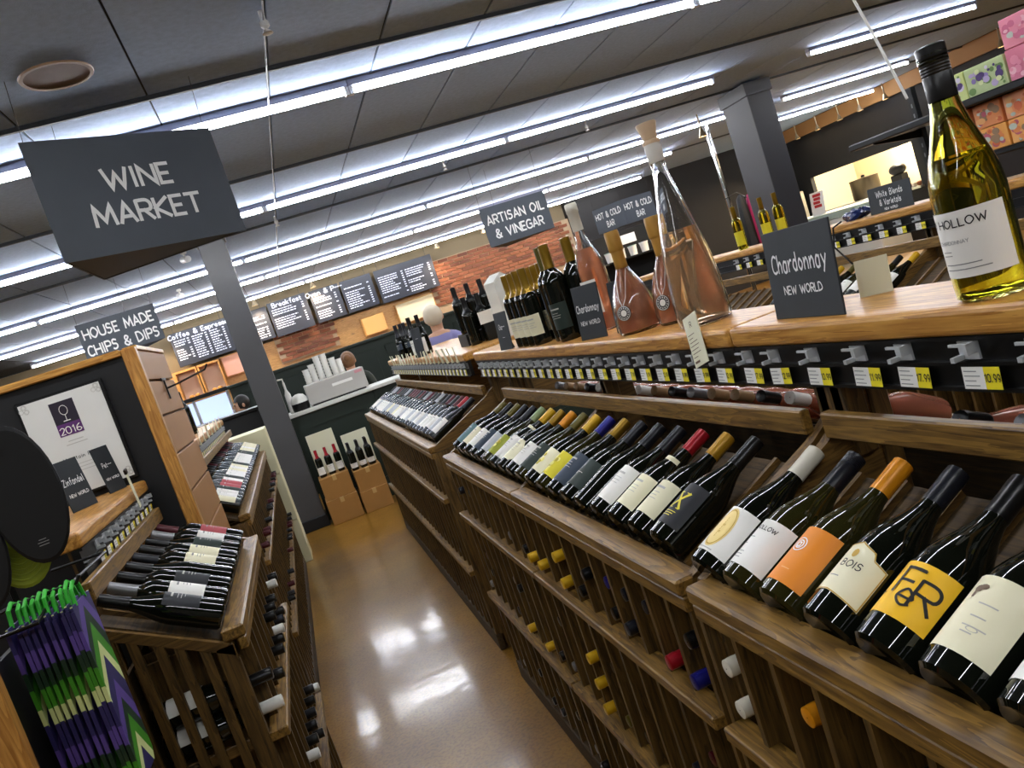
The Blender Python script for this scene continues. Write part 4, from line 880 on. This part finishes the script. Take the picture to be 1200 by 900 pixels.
carton('bottom kraft wine carton of the stack beside the column', -.07, .25, 8.16, 8.46, 0, .25); carton('upper kraft wine carton of the stack beside the column', -.06, .24, 8.17, 8.46, .25, .48)
carton('kraft wine carton on the floor below the far right rack end', .27, .56, 8.14, 8.46, 0, .22); carton('upper kraft wine carton below the far right rack end', .28, .56, 8.15, 8.46, .22, .44)
def cardb(label, x0, x1, z0, z1, y): t = tag(MB().box(x0, x1, y, y+.006, z0, z1).build('backing_card', CREAM), label, 'card'); return t
cardb('cream poster card behind the red-capped bottles on the cartons', -.04, .235, .482, .915, 8.44); cardb('cream poster card behind the dark bottles on the right cartons', .29, .56, .442, .80, 8.44)
for i in range(3): bottle((.0+.095*i, 8.30, .48), (0, 0, rad(80)), 'red-capped bottle standing on the cartons beside the column, %s from left' % ORD[i], 'bordeaux', .95, GLASSD, 'red', .21, 'white', (.03, .11), 1.2, n=12, group='red-capped bottles on the cartons')
for i in range(6): bottle((.32+.09*(i % 3), 8.24+.09*(i//3), .44), (0, 0, rad(80)), 'dark bottle standing on the right cartons, %s row, %s from left' % (('front', 'back')[i//3], ORD[i % 3]), 'bordeaux', .95, GLASSD, 'black', .21, 'white', (.03, .08), 1.2, n=12, group='dark bottles on the right cartons')
gb = thing('counter_machine', 'pale grey label machine with a logo strip on the green counter', 'machine', (.44, 8.75, 1.17))
gbb = MB().bbox(.12, .76, 8.62, 8.9, 1.185, 1.40, .012, seg=2).build('body', mat('pale_grey', 'b4b0a8', .4), gb); MB().box(.40, .62, 8.617, 8.622, 1.30, 1.33).build('logo_plate', TAGW, gb); MB().box(.15, .73, 8.64, 8.88, 1.17, 1.186).build('feet', BLACKPL, gb); MB().box(.66, .74, 8.617, 8.622, 1.355, 1.385).build('badge', mat('badge', 'c88a90', .5), gb)
cupm = mat('paper_cup', 'e4e2da', .55)
for i, (x, y, n_) in enumerate(((.20, 9.0-.02, 5), (.27, 8.97, 6), (.345, 8.96, 8), (.42, 8.97, 8), (.50, 8.96, 6), (.565, 8.98, 5))):
    t = thing('cup_stack', 'stack of white paper cups on the counter, %s from left' % ORD[i], 'cups', (x, y, 1.17), group='stacks of paper cups')
    for j in range(n_+4):
        MB().lathe([(.001, .0), (.025, 0), (.036, .10), (.038, .10), (.038, .105), (.001, .1)], 10, c=(0, 0, .14-.0+j*.035-.14)).build('cup', cupm, t, False)
wb_ = thing('pump_bottle', 'white pump dispenser on the counter beside the column', 'dispenser', (-.06, 8.72, 1.17)); MB().lathe([(.001, 0), (.035, 0), (.036, .01), (.03, .2), (.012, .25), (.012, .33), (.001, .33)], 12).build('bottle', cupm, wb_, False); MB().tube([(0, 0, .33), (0, 0, .37), (-.05, -.03, .375)], .009).build('nozzle', cupm, wb_, False)
sb_ = thing('sample_dome', 'white domed sample tray with a black base on the counter', 'tray', (.03, 8.68, 1.17)); MB().lathe([(.001, 0), (.085, 0), (.09, .02), (.09, .08), (.001, .08)], 16).build('base', BLACKPL, sb_, False); MB().lathe([(.088, .08), (.085, .12), (.06, .16), (.02, .175), (.001, .176)], 16).build('dome', cupm, sb_, False)
bk = thing('back_counter', 'tall dark green back counter behind the cups', 'counter', (1.3, 10.8, 0)); MB().box(-.7, 3.2, 10.5, 11.1, 0, 1.62).build('carcass', GREEN, bk); MB().bbox(-.72, 3.22, 10.46, 11.12, 1.62, 1.66, .006).build('top', mat('green_top', '26322a', .5), bk)
for i in range(4): MB().bbox(-.62+i*.95, .2+i*.95, 10.485, 10.5, .9, 1.52, .004).build('panel', GREEN, bk)
# deli case at left
dc = thing('deli_case', 'lit glass deli case with pale blue panels behind the far left rack', 'display case', (-1.15, 11.0, 0))
MB().box(-1.7, -.75, 11.0, 11.6, 0, 1.18).build('base', BLACK, dc); MB().bbox(-1.7, -.75, 10.98, 11.6, 1.62, 1.67, .005).build('hood', BLACKPL, dc)
for x in (-1.68, -1.2, -.77): MB().box(x-.015, x+.015, 11.0, 11.03, 1.18, 1.62).build('mullion', SILVER, dc)
for x0, x1 in ((-1.66, -1.22), (-1.18, -.79)): MB().box(x0, x1, 11.03, 11.04, 1.2, 1.6).build('lit_panel', mat('case_glow', (.55, .68, 1, 1), .4, emit=.35), dc)
# menu boards, brick, warm back wall
WOODW = wood('warm_panel', '9a6a30', 'd0a05c', 'X', .45)
bw = MB().box(-2.2, 6.7, 16.62, 16.7, .0, 2.25).build('panelling', WOODW, wb)
MB().box(6.7, 12.3, 16.5, 16.7, 0, ZC).build('dark_panel', mat('dark_back', '1c1a1a', .7), wb)
brm = [mat('brick_%d' % i, c, .85, bump=.4, bscale=60) for i, c in enumerate(('6e3e28', '7c4a30', '5c3424'))]
bms = [MB().bbox(-.105, .105, -.02, 0, -.032, .032, .004).mesh('brick', m) for m in brm]
MB().box(3.3, 6.7, 16.56, 16.62, 1.55, 2.78).box(.0, 1.2, 16.56, 16.62, 1.75, 2.3).build('mortar', mat('mortar', '9a8468', .9), wb)
for (xa, xb, za, zb) in ((3.32, 6.6, 1.85, 2.78), (.02, 1.2, 1.78, 2.28)):
    j = 0; z = za+.035
    while z < zb:
        x = xa+(.11 if j % 2 else 0)+.1
        while x < xb-.05:
            o = link('brick', bms[random.randrange(3)], wb); o.location = (x, 16.56, z); x += .222
        z += .077; j += 1
def menu(label, x0, x1, z0, z1, title, ncol, seed):
    t = thing('menu_board', label, 'menu board', ((x0+x1)/2, 16.4, z0)); q = random.Random(seed)
    b = MB().bbox(x0, x1, 16.36, 16.39, z0, z1, .004).build('board', mat('menu_slate', '20242e', .5), t)
    mb = MB(); f = lambda u, v: (x0+u, 16.355, v); W_ = x1-x0
    if title: place_text(mb, title, .085, .018, f, (W_/2, z1-.11), 'c')
    for c in range(ncol):
        cx0 = .05+c*(W_-.08)/ncol; cw = (W_-.08)/ncol-.04; z = z1-.17
        while z > z0+.05:
            if q.random() < .86:
                u = cx0; end = cx0+cw*q.uniform(.45, .8)
                while u < end: w = q.uniform(.02, .07); rect2d(mb, f, u, min(u+w, end), z, z+.02); u += w+.012
                rect2d(mb, f, cx0+cw-.05, cx0+cw-.01, z, z+.02)
            z -= .045
    mb.build('lettering', mat('menu_ink', 'c8ccd8', .6), b)
    for x in (x0+.1, x1-.1): MB().tube([(x, 16.37, z1), (x, 16.37, ZC)], .004, 5).build('hanger', WIRE, t)
menu('Coffee and Espresso chalk menu board left of the grey column', -1.78, -.70, 2.30, 2.95, 'Coffee & Espresso', 3, 1)
menu('dark menu board partly hidden by the grey column', -.62, .07, 2.29, 2.92, '', 2, 2)
menu('Breakfast menu board just right of the grey column', .10, .86, 2.27, 2.95, 'Breakfast', 1, 3)
menu('menu board with long lines, second right of the column', .93, 1.52, 2.28, 2.93, 'Oven & P---', 1, 4)
menu('menu board in the middle of the row, third right of the column', 1.56, 2.2, 2.28, 2.93, '', 1, 5)
menu('rightmost menu board with white price list', 2.27, 3.5, 2.25, 2.93, '', 2, 6)
# bread cubbies below the coffee menu
for i in range(2):
    x = -1.93+.43*i
    t = thing('bread_cubby', 'pale wooden bread cubby below the coffee menu, %s one' % ('left', 'right')[i], 'shelf', (x+.2, 16.4, 1.58))
    MB().box(x, x+.41, 16.3, 16.6, 1.58, 1.62).box(x, x+.41, 16.3, 16.6, 2.2, 2.24).box(x, x+.03, 16.3, 16.6, 1.62, 2.2).box(x+.38, x+.41, 16.3, 16.6, 1.62, 2.2).build('carcass', PINE_Z, t); MB().box(x+.03, x+.38, 16.56, 16.6, 1.62, 2.2).build('back', mat('cubby_back', 'c8a890', .6), t)
    for j in range(5):
        b_ = tag(MB().ball((x+.1+.055*j, 16.36+.03*(j % 2), 1.66+.05*(j % 2)), .05, .04, .035, 10, 6).build('bread_roll', mat('bread', 'c08a3c', .6)), 'golden bread roll in the %s wooden cubby' % ('left', 'right')[i], 'bread', 'bread rolls in the %s cubby' % ('left', 'right')[i])
for i, (x0, x1, z0, z1, c) in enumerate(((-1.05, -.66, 1.86, 2.24, 'd8a088'), (1.75, 2.2, 1.75, 2.1, 'e0a860'), (2.5, 3.3, 1.75, 2.15, 'e8d8b0'))):
    t = thing('wall_poster', ['pinkish poster panel below the coffee menu', 'small amber display box under the menu boards', 'cream display board beside the bricks'][i], 'panel', ((x0+x1)/2, 16.5, z0)); MB().bbox(x0, x1, 16.5, 16.6, z0, z1, .006).build('face', mat('panelface_%d' % i, c, .6), t); MB().box(x0-.02, x1+.02, 16.52, 16.61, z0-.02, z1+.02).build('frame', PINE_X, t)
tag(MB().bbox(-2.2, 3.4, 15.5, 16.0, 1.60, 1.68, .01).box(-2.1, 3.3, 15.6, 15.95, 0, 1.6).build('bakery_counter', [WOODW]), 'warm wooden bakery counter running under the menu boards', 'counter')

# ------------------------------------------------------------------ warm lamps
WARMC = (1, .76, .50)
def point(parent, loc, power, size=.05, col=WARMC, spot=None, rot=None):
    d = bpy.data.lights.new('lamp_light', 'SPOT' if spot else 'POINT'); d.energy = power*WARM; d.color = col; d.shadow_soft_size = size
    if spot: d.spot_size = rad(spot); d.spot_blend = .6
    o = bpy.data.objects.new('lamp_light', d); COL.objects.link(o); o.parent = parent; o.location = loc
    if rot: o.rotation_euler = rot
BULB = mat('warm_bulb', (1, .72, .4, 1), .5, emit=25)
shade = MB().lathe([(.02, .0), (.026, -.02), (.06, -.11), (.057, -.11), (.022, -.022), (.001, -.02)], 14).mesh('shade', mat('lamp_brass', '9a8a70', .3, .6)); bulb = MB().lathe([(.001, -.085), (.05, -.09), (.05, -.1), (.001, -.1)], 12).mesh('bulb', BULB); stem = MB().tube([(0, 0, 0), (0, 0, .2)], .012).mesh('stem', MATS['lamp_brass'])
spots = [(12.0, 15.45), (12.0, 14.75), (12.0, 14.05), (12.0, 13.45), (12.0, 12.75), (12.0, 11.4), (12.0, 10.2), (7.25, 9.9), (6.35, 10.05), (-.1, 16.1), (1.04, 16.1), (3.6, 16.0), (4.6, 15.9), (5.8, 15.9), (-1.95, 16.0)]
for i, (x, y) in enumerate(spots):
    where = 'along the brown soffit, %s from the left' % ORD[i] if i < 7 else ['beside the wide dark column, right one', 'beside the wide dark column, left one', 'over the menu boards, next to the column', 'over the menu boards, middle one', 'beside the rightmost menu board', 'over the brick wall, left one', 'over the brick wall, right one', 'over the coffee menu'][i-7]
    t = thing('spot_lamp', 'small warm spot lamp '+where, 'lamp', (x, y, ZC-(.2 if i < 9 else .06)), group='warm spot lamps')
    for nm, me in (('shade', shade), ('bulb', bulb), ('stem', stem)): link(nm, me, t, False)
    point(t, (0, 0, -.12), 60 if i < 9 else (16 if i in (12, 13) else 34), .05, WARMC, 110, (0 if i < 9 else rad(18), 0 if i >= 9 else rad(38), 0))
kl = thing('kitchen_pendant', 'warm lamp inside the kitchen pass-through', 'lamp', (13.3, 14.2, 2.75)); MB().lathe([(.02, .0), (.2, -.12), (.19, -.12), (.001, -.02)], 16).build('shade', MATS['lamp_brass'], kl, False); MB().ball((0, 0, -.1), .05, .05, .05).build('bulb', BULB, kl, False); MB().tube([(0, 0, 0), (0, 0, .38)], .006).build('stem', WIRE, kl, False); point(kl, (0, 0, -.2), 170, .12, (1, .88, .68))

# ------------------------------------------------------------------ people
SKIN = mat('skin', 'c89a7c', .55); 
def person(label, loc, rz, h, shirt, pants, hairm, hair='short', lean=0):
    J = {}; E_ = []; R_ = {}
    def j(n, p, r, par=None): J[n] = p; R_[n] = r; (E_.append((par, n)) if par else None)
    j('pelvis', (0, 0, .95), (.15, .11)); j('waist', (0, .005, 1.08), (.135, .10), 'pelvis'); j('chest', (0, 0, 1.28), (.16, .115), 'waist'); j('collar', (0, .01, 1.41), (.11, .085), 'chest')
    j('neck', (0, 0, 1.475), (.055, .055), 'collar'); j('jaw', (0, -.02, 1.545), (.066, .078), 'neck'); j('brow', (0, -.012, 1.625), (.076, .092), 'jaw'); j('crown', (0, -.0, 1.675), (.055, .065), 'brow')
    for s_, n in ((-1, 'l'), (1, 'r')):
        j('sh'+n, (s_*.175, .01, 1.385), (.062, .062), 'collar'); j('el'+n, (s_*.235, .03, 1.12), (.045, .045), 'sh'+n); j('wr'+n, (s_*.19, -.16, .99), (.03, .03), 'el'+n); j('pa'+n, (s_*.18, -.225, .97), (.036, .018), 'wr'+n)
        for q, (dx, ln) in enumerate(((-.024, .06), (-.008, .072), (.009, .07), (.024, .055))):
            j('f%d%s' % (q, n), (s_*(.18+dx), -.265, .966), (.009, .009), 'pa'+n); j('g%d%s' % (q, n), (s_*(.18+dx), -.265-ln*.6, .95), (.008, .008), 'f%d%s' % (q, n))
        j('t'+n, (s_*.14, -.225, .965), (.011, .011), 'pa'+n); j('u'+n, (s_*.125, -.26, .955), (.009, .009), 't'+n)
        j('hip'+n, (s_*.09, 0, .86), (.095, .095), 'pelvis'); j('kn'+n, (s_*.10, -.01, .49), (.06, .06), 'hip'+n); j('an'+n, (s_*.10, .02, .10), (.042, .042), 'kn'+n); j('to'+n, (s_*.11, -.13, .04), (.038, .03), 'an'+n)
    names = list(J); me = bpy.data.meshes.new('person_skel'); me.from_pydata([J[n] for n in names], [(names.index(a), names.index(b)) for a, b in E_], [])
    tmp = bpy.data.objects.new('person_tmp', me); COL.objects.link(tmp)
    tmp.modifiers.new('skin', 'SKIN').use_smooth_shade = True; sub = tmp.modifiers.new('sub', 'SUBSURF'); sub.levels = 1; sub.render_levels = 1
    if not me.skin_vertices: 
        bm = bmesh.new(); bm.from_mesh(me); bm.verts.layers.skin.verify(); bm.to_mesh(me); bm.free()
    for i, n in enumerate(names): me.skin_vertices[0].data[i].radius = R_[n]; me.skin_vertices[0].data[i].use_root = (n == 'pelvis')
    dg = bpy.context.evaluated_depsgraph_get(); dg.update(); body = bpy.data.meshes.new_from_object(tmp.evaluated_get(dg)); bpy.data.objects.remove(tmp)
    body.materials.clear()
    for m in (shirt, pants, SKIN, BLACKPL): body.materials.append(m)
    for p in body.polygons:
        c = p.center; p.use_smooth = True
        p.material_index = 2 if (c.z > 1.45 or (c.y < -.15 and .9 < c.z < 1.05)) else 3 if c.z < .1 else 1 if c.z < .98 and abs(c.x) < .2 and c.y > -.13 else 0
    t = thing('person', label, 'person', loc, (0, 0, rad(rz))); k_ = h/1.735
    t.scale = (k_, k_, k_)
    link('body', body, t, False)
    hb = MB(); zb = 1.60
    hb.ball((0, .012, 1.632), .092, .105, .108, 16, 12)
    keep = [f for f in hb.f if not all((hb.v[i][1] < -.045 and hb.v[i][2] < 1.668) or hb.v[i][2] < (1.555 if hair == 'short' else 1.54) for i in f)]
    hb.f = keep; hb.m = [0]*len(keep); hb.sm = [True]*len(keep)
    if hair == 'bun': hb.ball((0, .11, 1.66), .045, .045, .045, 10, 8)
    hb.build('hair', hairm, t, False)
    for s_ in (-1, 1):
        MB().ball((s_*.03, -.097, 1.625), .011, .008, .008, 8, 6).build('eye', BLACKPL, t, False); MB().ball((s_*.082, .0, 1.605), .012, .02, .03, 8, 6).build('ear', SKIN, t, False)
    MB().tube([(0, -.098, 1.63), (0, -.118, 1.597), (0, -.10, 1.588)], [.008, .013, .008], 8).build('nose', SKIN, t, False); MB().ball((0, -.094, 1.562), .024, .008, .007, 8, 6).build('mouth', mat('lip', 'a06058', .5), t, False)
    return t
person('person with short white hair in a lavender shirt behind the far right rack, facing away', (1.44, 7.5, 0), 160, 1.765, mat('lavender', '8a86b8', .7), mat('dark_trousers', '22242a', .7), mat('white_hair', 'd8ccb4', .6))
person('person with dark hair in a white shirt behind the black cabinet', (-.57, 9.5, 0), -70, 1.52, mat('white_shirt', 'd8d8d8', .7), MATS['dark_trousers'], mat('black_hair', '14100e', .5))
person('person with brown hair mostly hidden behind the grey machine on the counter', (.69, 9.3, 0), 175, 1.60, mat('dark_apron', '2a3028', .7), MATS['dark_trousers'], mat('brown_hair', '7a5434', .5), 'bun')

# ------------------------------------------------------------------ distant right side
us = thing('upper_shelving', 'black steel shelving with boxes above the distant right rack', 'shelf', (3.15, 2.8, ZT))
STEEL = mat('black_steel', '16181a', .4, .4)
for y in (2.15, 3.335): MB().bbox(3.28, 3.31, y-.02, y+.02, ZT, 1.95, .003).build('upright', STEEL, us); MB().prism([(3.28, 1.74), (3.28, 1.70), (3.0, 1.735), (3.0, 1.745)], 'y', y-.004, y+.004).build('bracket', STEEL, us)
MB().bbox(2.99, 3.31, 2.1, 3.5, 1.742, 1.775, .006).build('shelf_board', STEEL, us); MB().bbox(3.02, 3.31, 2.1, 2.98, 1.51, 1.535, .006).build('shelf_board', STEEL, us)
for y in (2.15, 3.335):
    mb = MB()
    for q in range(9): mb.box(3.279, 3.2795, y-.004, y+.004, 1.45+q*.05, 1.47+q*.05)
    mb.build('slots', mat('slot_grey', '6a6c70', .5), us)
tag(MB().tube([(3.25, 3.32, 1.9), (3.24, 3.42, 2.3), (3.22, 3.66, ZC)], .007).build('support_rod', mat('rod_white', 'c8c8c4', .5)), 'slim white support rod from the ceiling to the black shelving', 'rod')
def flower_box(label, x0, x1, y0, y1, z0, z1, base, petals, seed):
    t = thing('gift_box', label, 'box', ((x0+x1)/2, (y0+y1)/2, z0), group='printed boxes on the black shelving'); q = random.Random(seed)
    b = MB().bbox(x0, x1, y0, y1, z0, z1, .003).build('carton', mat('box_'+base, base, .5), t); mb = MB(); f = lambda u, v: (x0-.001-mb_off[0], (y0+y1)/2-u, (z0+z1)/2+v)
    mb_off = [0]; w, h = (y1-y0)/2, (z1-z0)/2
    for i in range(26):
        mb_off[0] = i*.00006; r = q.uniform(.006, .02); ell2d(mb, f, q.uniform(-w+r, w-r), q.uniform(-h+r, h-r), r, r*q.uniform(.6, 1), q.randrange(len(petals)), 10)
    mb.build('print', [mat('petal_'+c, c, .6) for c in petals], b)
LIL = ('b4a4c8', '8a78b0', 'd8d0e0', '6a8a4a', 'd8e0a8', '48306a'); PNK = ('e890a8', 'f0b8c4', 'd06a88', 'c8ccc0'); ORA = ('e89050', 'f0b070', 'd86a3c', '9a7a5a', 'c8d0c0', 'c05a6a')
for i, (y0, y1, z0, z1, b, p, d) in enumerate(((2.80, 3.01, 1.776, 1.895, 'cdd88a', LIL, 'lilac floral box, left on the upper shelf'), (2.60, 2.795, 1.776, 1.895, 'b8c890', LIL, 'lilac floral box, right on the upper shelf'), (2.36, 2.59, 1.776, 1.90, 'd87890', PNK, 'pink floral box, lower of the stack at the edge'), (2.37, 2.585, 1.902, 2.02, 'e88ca0', PNK, 'pink floral box, upper of the stack at the edge'),
    (2.81, 2.95, 1.536, 1.635, 'e8a060', ORA, 'orange floral box, lower left on the lower shelf'), (2.82, 2.96, 1.637, 1.738, 'e09a68', ORA, 'orange floral box, upper left on the lower shelf'), (2.66, 2.80, 1.536, 1.635, 'f0a850', ORA, 'orange floral box, lower middle on the lower shelf'), (2.665, 2.80, 1.637, 1.738, 'e8945a', ORA, 'orange floral box, upper middle on the lower shelf'), (2.50, 2.65, 1.536, 1.635, 'f4b060', ORA, 'orange floral box, lower right on the lower shelf'), (2.50, 2.65, 1.637, 1.738, 'f0a070', ORA, 'orange floral box, upper right on the lower shelf'))):
    flower_box(d, 3.05, 3.22, y0, y1, z0, z1, b, p, i)
# blue bundle on the distant rack
bl = thing('blue_bundle', 'crumpled blue plastic bundle with a trailing cord on the distant rack', 'bag', (2.99, 3.55, ZT)); q = random.Random(5); mb = MB()
mb.ball((2.99, 3.55, 1.432), .05, .10, .026, 14, 8); mb.v = [(x+q.uniform(-.012, .012), y+q.uniform(-.014, .014), max(ZT+.001, z+q.uniform(-.01, .012))) for x, y, z in mb.v]; mb.sm = [False]*len(mb.sm)
mb.build('plastic', mat('blue_plastic', '1c2a58', .25), bl); MB().tube([(2.93, 3.62, 1.42), (2.90, 3.66, 1.40), (2.89, 3.68, 1.3), (2.90, 3.60, 1.2), (2.91, 3.52, 1.1)], .005).build('cord', WIRE, bl)
# ceiling pole with a magenta and black apron
po = thing('chrome_pole', 'chrome pole running from floor to ceiling behind the tall rosé bottle', 'pole', (6.98, 10.9, 0)); MB().tube([(6.98, 10.9, 0), (6.98, 10.9, ZC)], .035, 12).build('pole', CHROME, po); MB().lathe([(.06, 0), (.06, .02), (.036, .03)], 14, c=(6.98, 10.9, 0)).build('flange', CHROME, po)
ap = thing('parasol', 'magenta and black folded parasol standing beside the chrome pole', 'parasol', (7.24, 10.75, .95)); 
MB().lathe([(.02, .95), (.05, .9), (.10, .55), (.14, .1), (.12, .05), (.001, .05)], 10).build('canopy', mat('magenta', '8c0c48', .6), ap, False); MB().lathe([(.01, .98), (.06, .92), (.10, .5), (.13, .05), (.001, .04)], 8, c=(-.14, .02, 0)).build('cover', BLACK, ap, False); MB().tube([(-.03, 0, .9), (-.25, -.1, 1.02), (-.45, -.05, .98)], .008).build('cord', WIRE, ap, False); MB().tube([(0, 0, -.95), (0, 0, .9)], .02).build('shaft', CHROME, ap, False)
# hot bar under its sign
hb_ = thing('hot_bar', 'black self-service hot bar with white tubs below the hot and cold bar sign', 'counter', (5.6, 11.3, 0)); MB().bbox(4.9, 6.4, 11.0, 11.6, 0, 1.15, .01).build('body', BLACK, hb_); MB().bbox(4.9, 6.4, 11.45, 11.6, 1.15, 2.0, .01).build('back_panel', BLACK, hb_); MB().bbox(4.9, 6.4, 11.1, 11.6, 1.55, 1.58, .004).build('shelf', STEEL, hb_); MB().bbox(5.3, 5.6, 11.43, 11.45, 1.78, 1.92, .003).build('card', TAGW, hb_)
for i in range(7):
    t = thing('deli_tub', 'white lidded tub on the black hot bar, %s from left' % ORD[i], 'tub', (5.0+.2*i, 11.25, 1.58), group='tubs on the hot bar'); MB().lathe([(.001, 0), (.055, 0), (.065, .13), (.07, .13), (.07, .145), (.001, .145)], 12).build('tub', cupm, t, False); MB().lathe([(.071, .14), (.071, .15), (.001, .152)], 12).build('lid', mat('lid_%d' % (i % 2), ('90b0a0', 'd0d0d0')[i % 2], .4), t, False)
# kitchen pass-through
em = thing('espresso_machine', 'chrome and white coffee machine at the left of the kitchen pass-through', 'machine', (12.0, 16.1, 0)); MB().bbox(11.7, 12.2, 15.9, 16.45, 0, .9, .01).build('stand', BLACK, em); MB().bbox(11.75, 12.15, 15.95, 16.4, .9, 1.72, .02).build('body', mat('machine_grey', 'b0aa98', .3, .4), em); MB().box(11.74, 11.752, 16.0, 16.35, 1.35, 1.65).build('front_plate', BLACKPL, em); MB().tube([(11.7, 16.1, 1.25), (11.6, 16.1, 1.22)], .02).build('spout', CHROME, em)
fr_ = thing('service_case', 'white refrigerated case in front of the kitchen pass-through', 'display case', (11.6, 14.3, 0)); MB().bbox(11.2, 11.9, 12.9, 15.7, 0, .95, .02).build('body', mat('case_white', 'c8ccc4', .4), fr_); MB().bbox(11.25, 11.9, 12.9, 15.7, .95, 1.12, .02).build('hood', mat('case_pale', 'd8e0d8', .3), fr_)
MB().box(11.22, 11.25, 12.95, 15.65, .97, 1.1).build('glass', mat('case_teal', '9ab0a8', .15), fr_)
pm = thing('stock_pot', 'large dark pot in the kitchen pass-through', 'pot', (12.9, 14.9, 1.12)); MB().lathe([(.001, 0), (.28, 0), (.3, .03), (.3, .42), (.31, .44), (.001, .46)], 20).build('body', mat('pot_dark', '4a4030', .35, .5), pm, False); MB().lathe([(.04, .46), (.04, .5), (.001, .51)], 10).build('knob', BLACKPL, pm, False)
pm2 = thing('mixer_head', 'small black mixer in the kitchen pass-through', 'mixer', (12.9, 13.9, 1.12)); MB().bbox(-.1, .1, -.15, .15, 0, .28, .02).build('base', BLACK, pm2, False); MB().ball((0, 0, .38), .14, .2, .12).build('head', BLACK, pm2, False)
kt = thing('kitchen_table', 'steel prep table inside the kitchen pass-through', 'table', (13.0, 14.2, 0)); MB().bbox(12.5, 13.4, 12.6, 15.9, 1.08, 1.12, .005).build('top', SILVER, kt)
for x, y in ((12.55, 12.7), (13.35, 12.7), (12.55, 15.8), (13.35, 15.8)): MB().tube([(x, y, 0), (x, y, 1.08)], .02).build('leg', SILVER, kt)
for i in range(8):
    t = thing('bowl', 'bowl in the row on the pass-through sill, %s from right' % ORD[i], 'bowl', (12.34, 12.85+.13*i, 1.08), group='bowls on the pass-through sill'); MB().lathe([(.001, .0), (.03, 0), (.06, .07), (.057, .07), (.028, .008), (.001, .008)], 12).build('bowl_body', mat('bowl_%d' % (i % 3), ('8a5a3a', 'd8d0c0', '6a4a48')[i % 3], .4), t, False); MB().ball((0, 0, .065), .05, .05, .03, 10, 6).build('contents', mat('food_%d' % (i % 2), ('a86a4a', 'c8b8a0')[i % 2], .7), t, False)
rs = thing('red_notice', 'white notice with a red block leaning on the service case', 'sign', (11.3, 14.55, 1.12), (0, rad(8), 0)); rsb = MB().bbox(-.004, .004, -.22, .22, 0, .48, .003).build('board', TAGW, rs, False); mb = MB()
for i in range(4): rect2d(mb, lambda u, v: (-.006, -u, v), -.13+.02*(i % 2), .13-.02*(i % 3), .38-i*.075, .44-i*.075)
mb.build('print', INKM['red'], rsb, False)
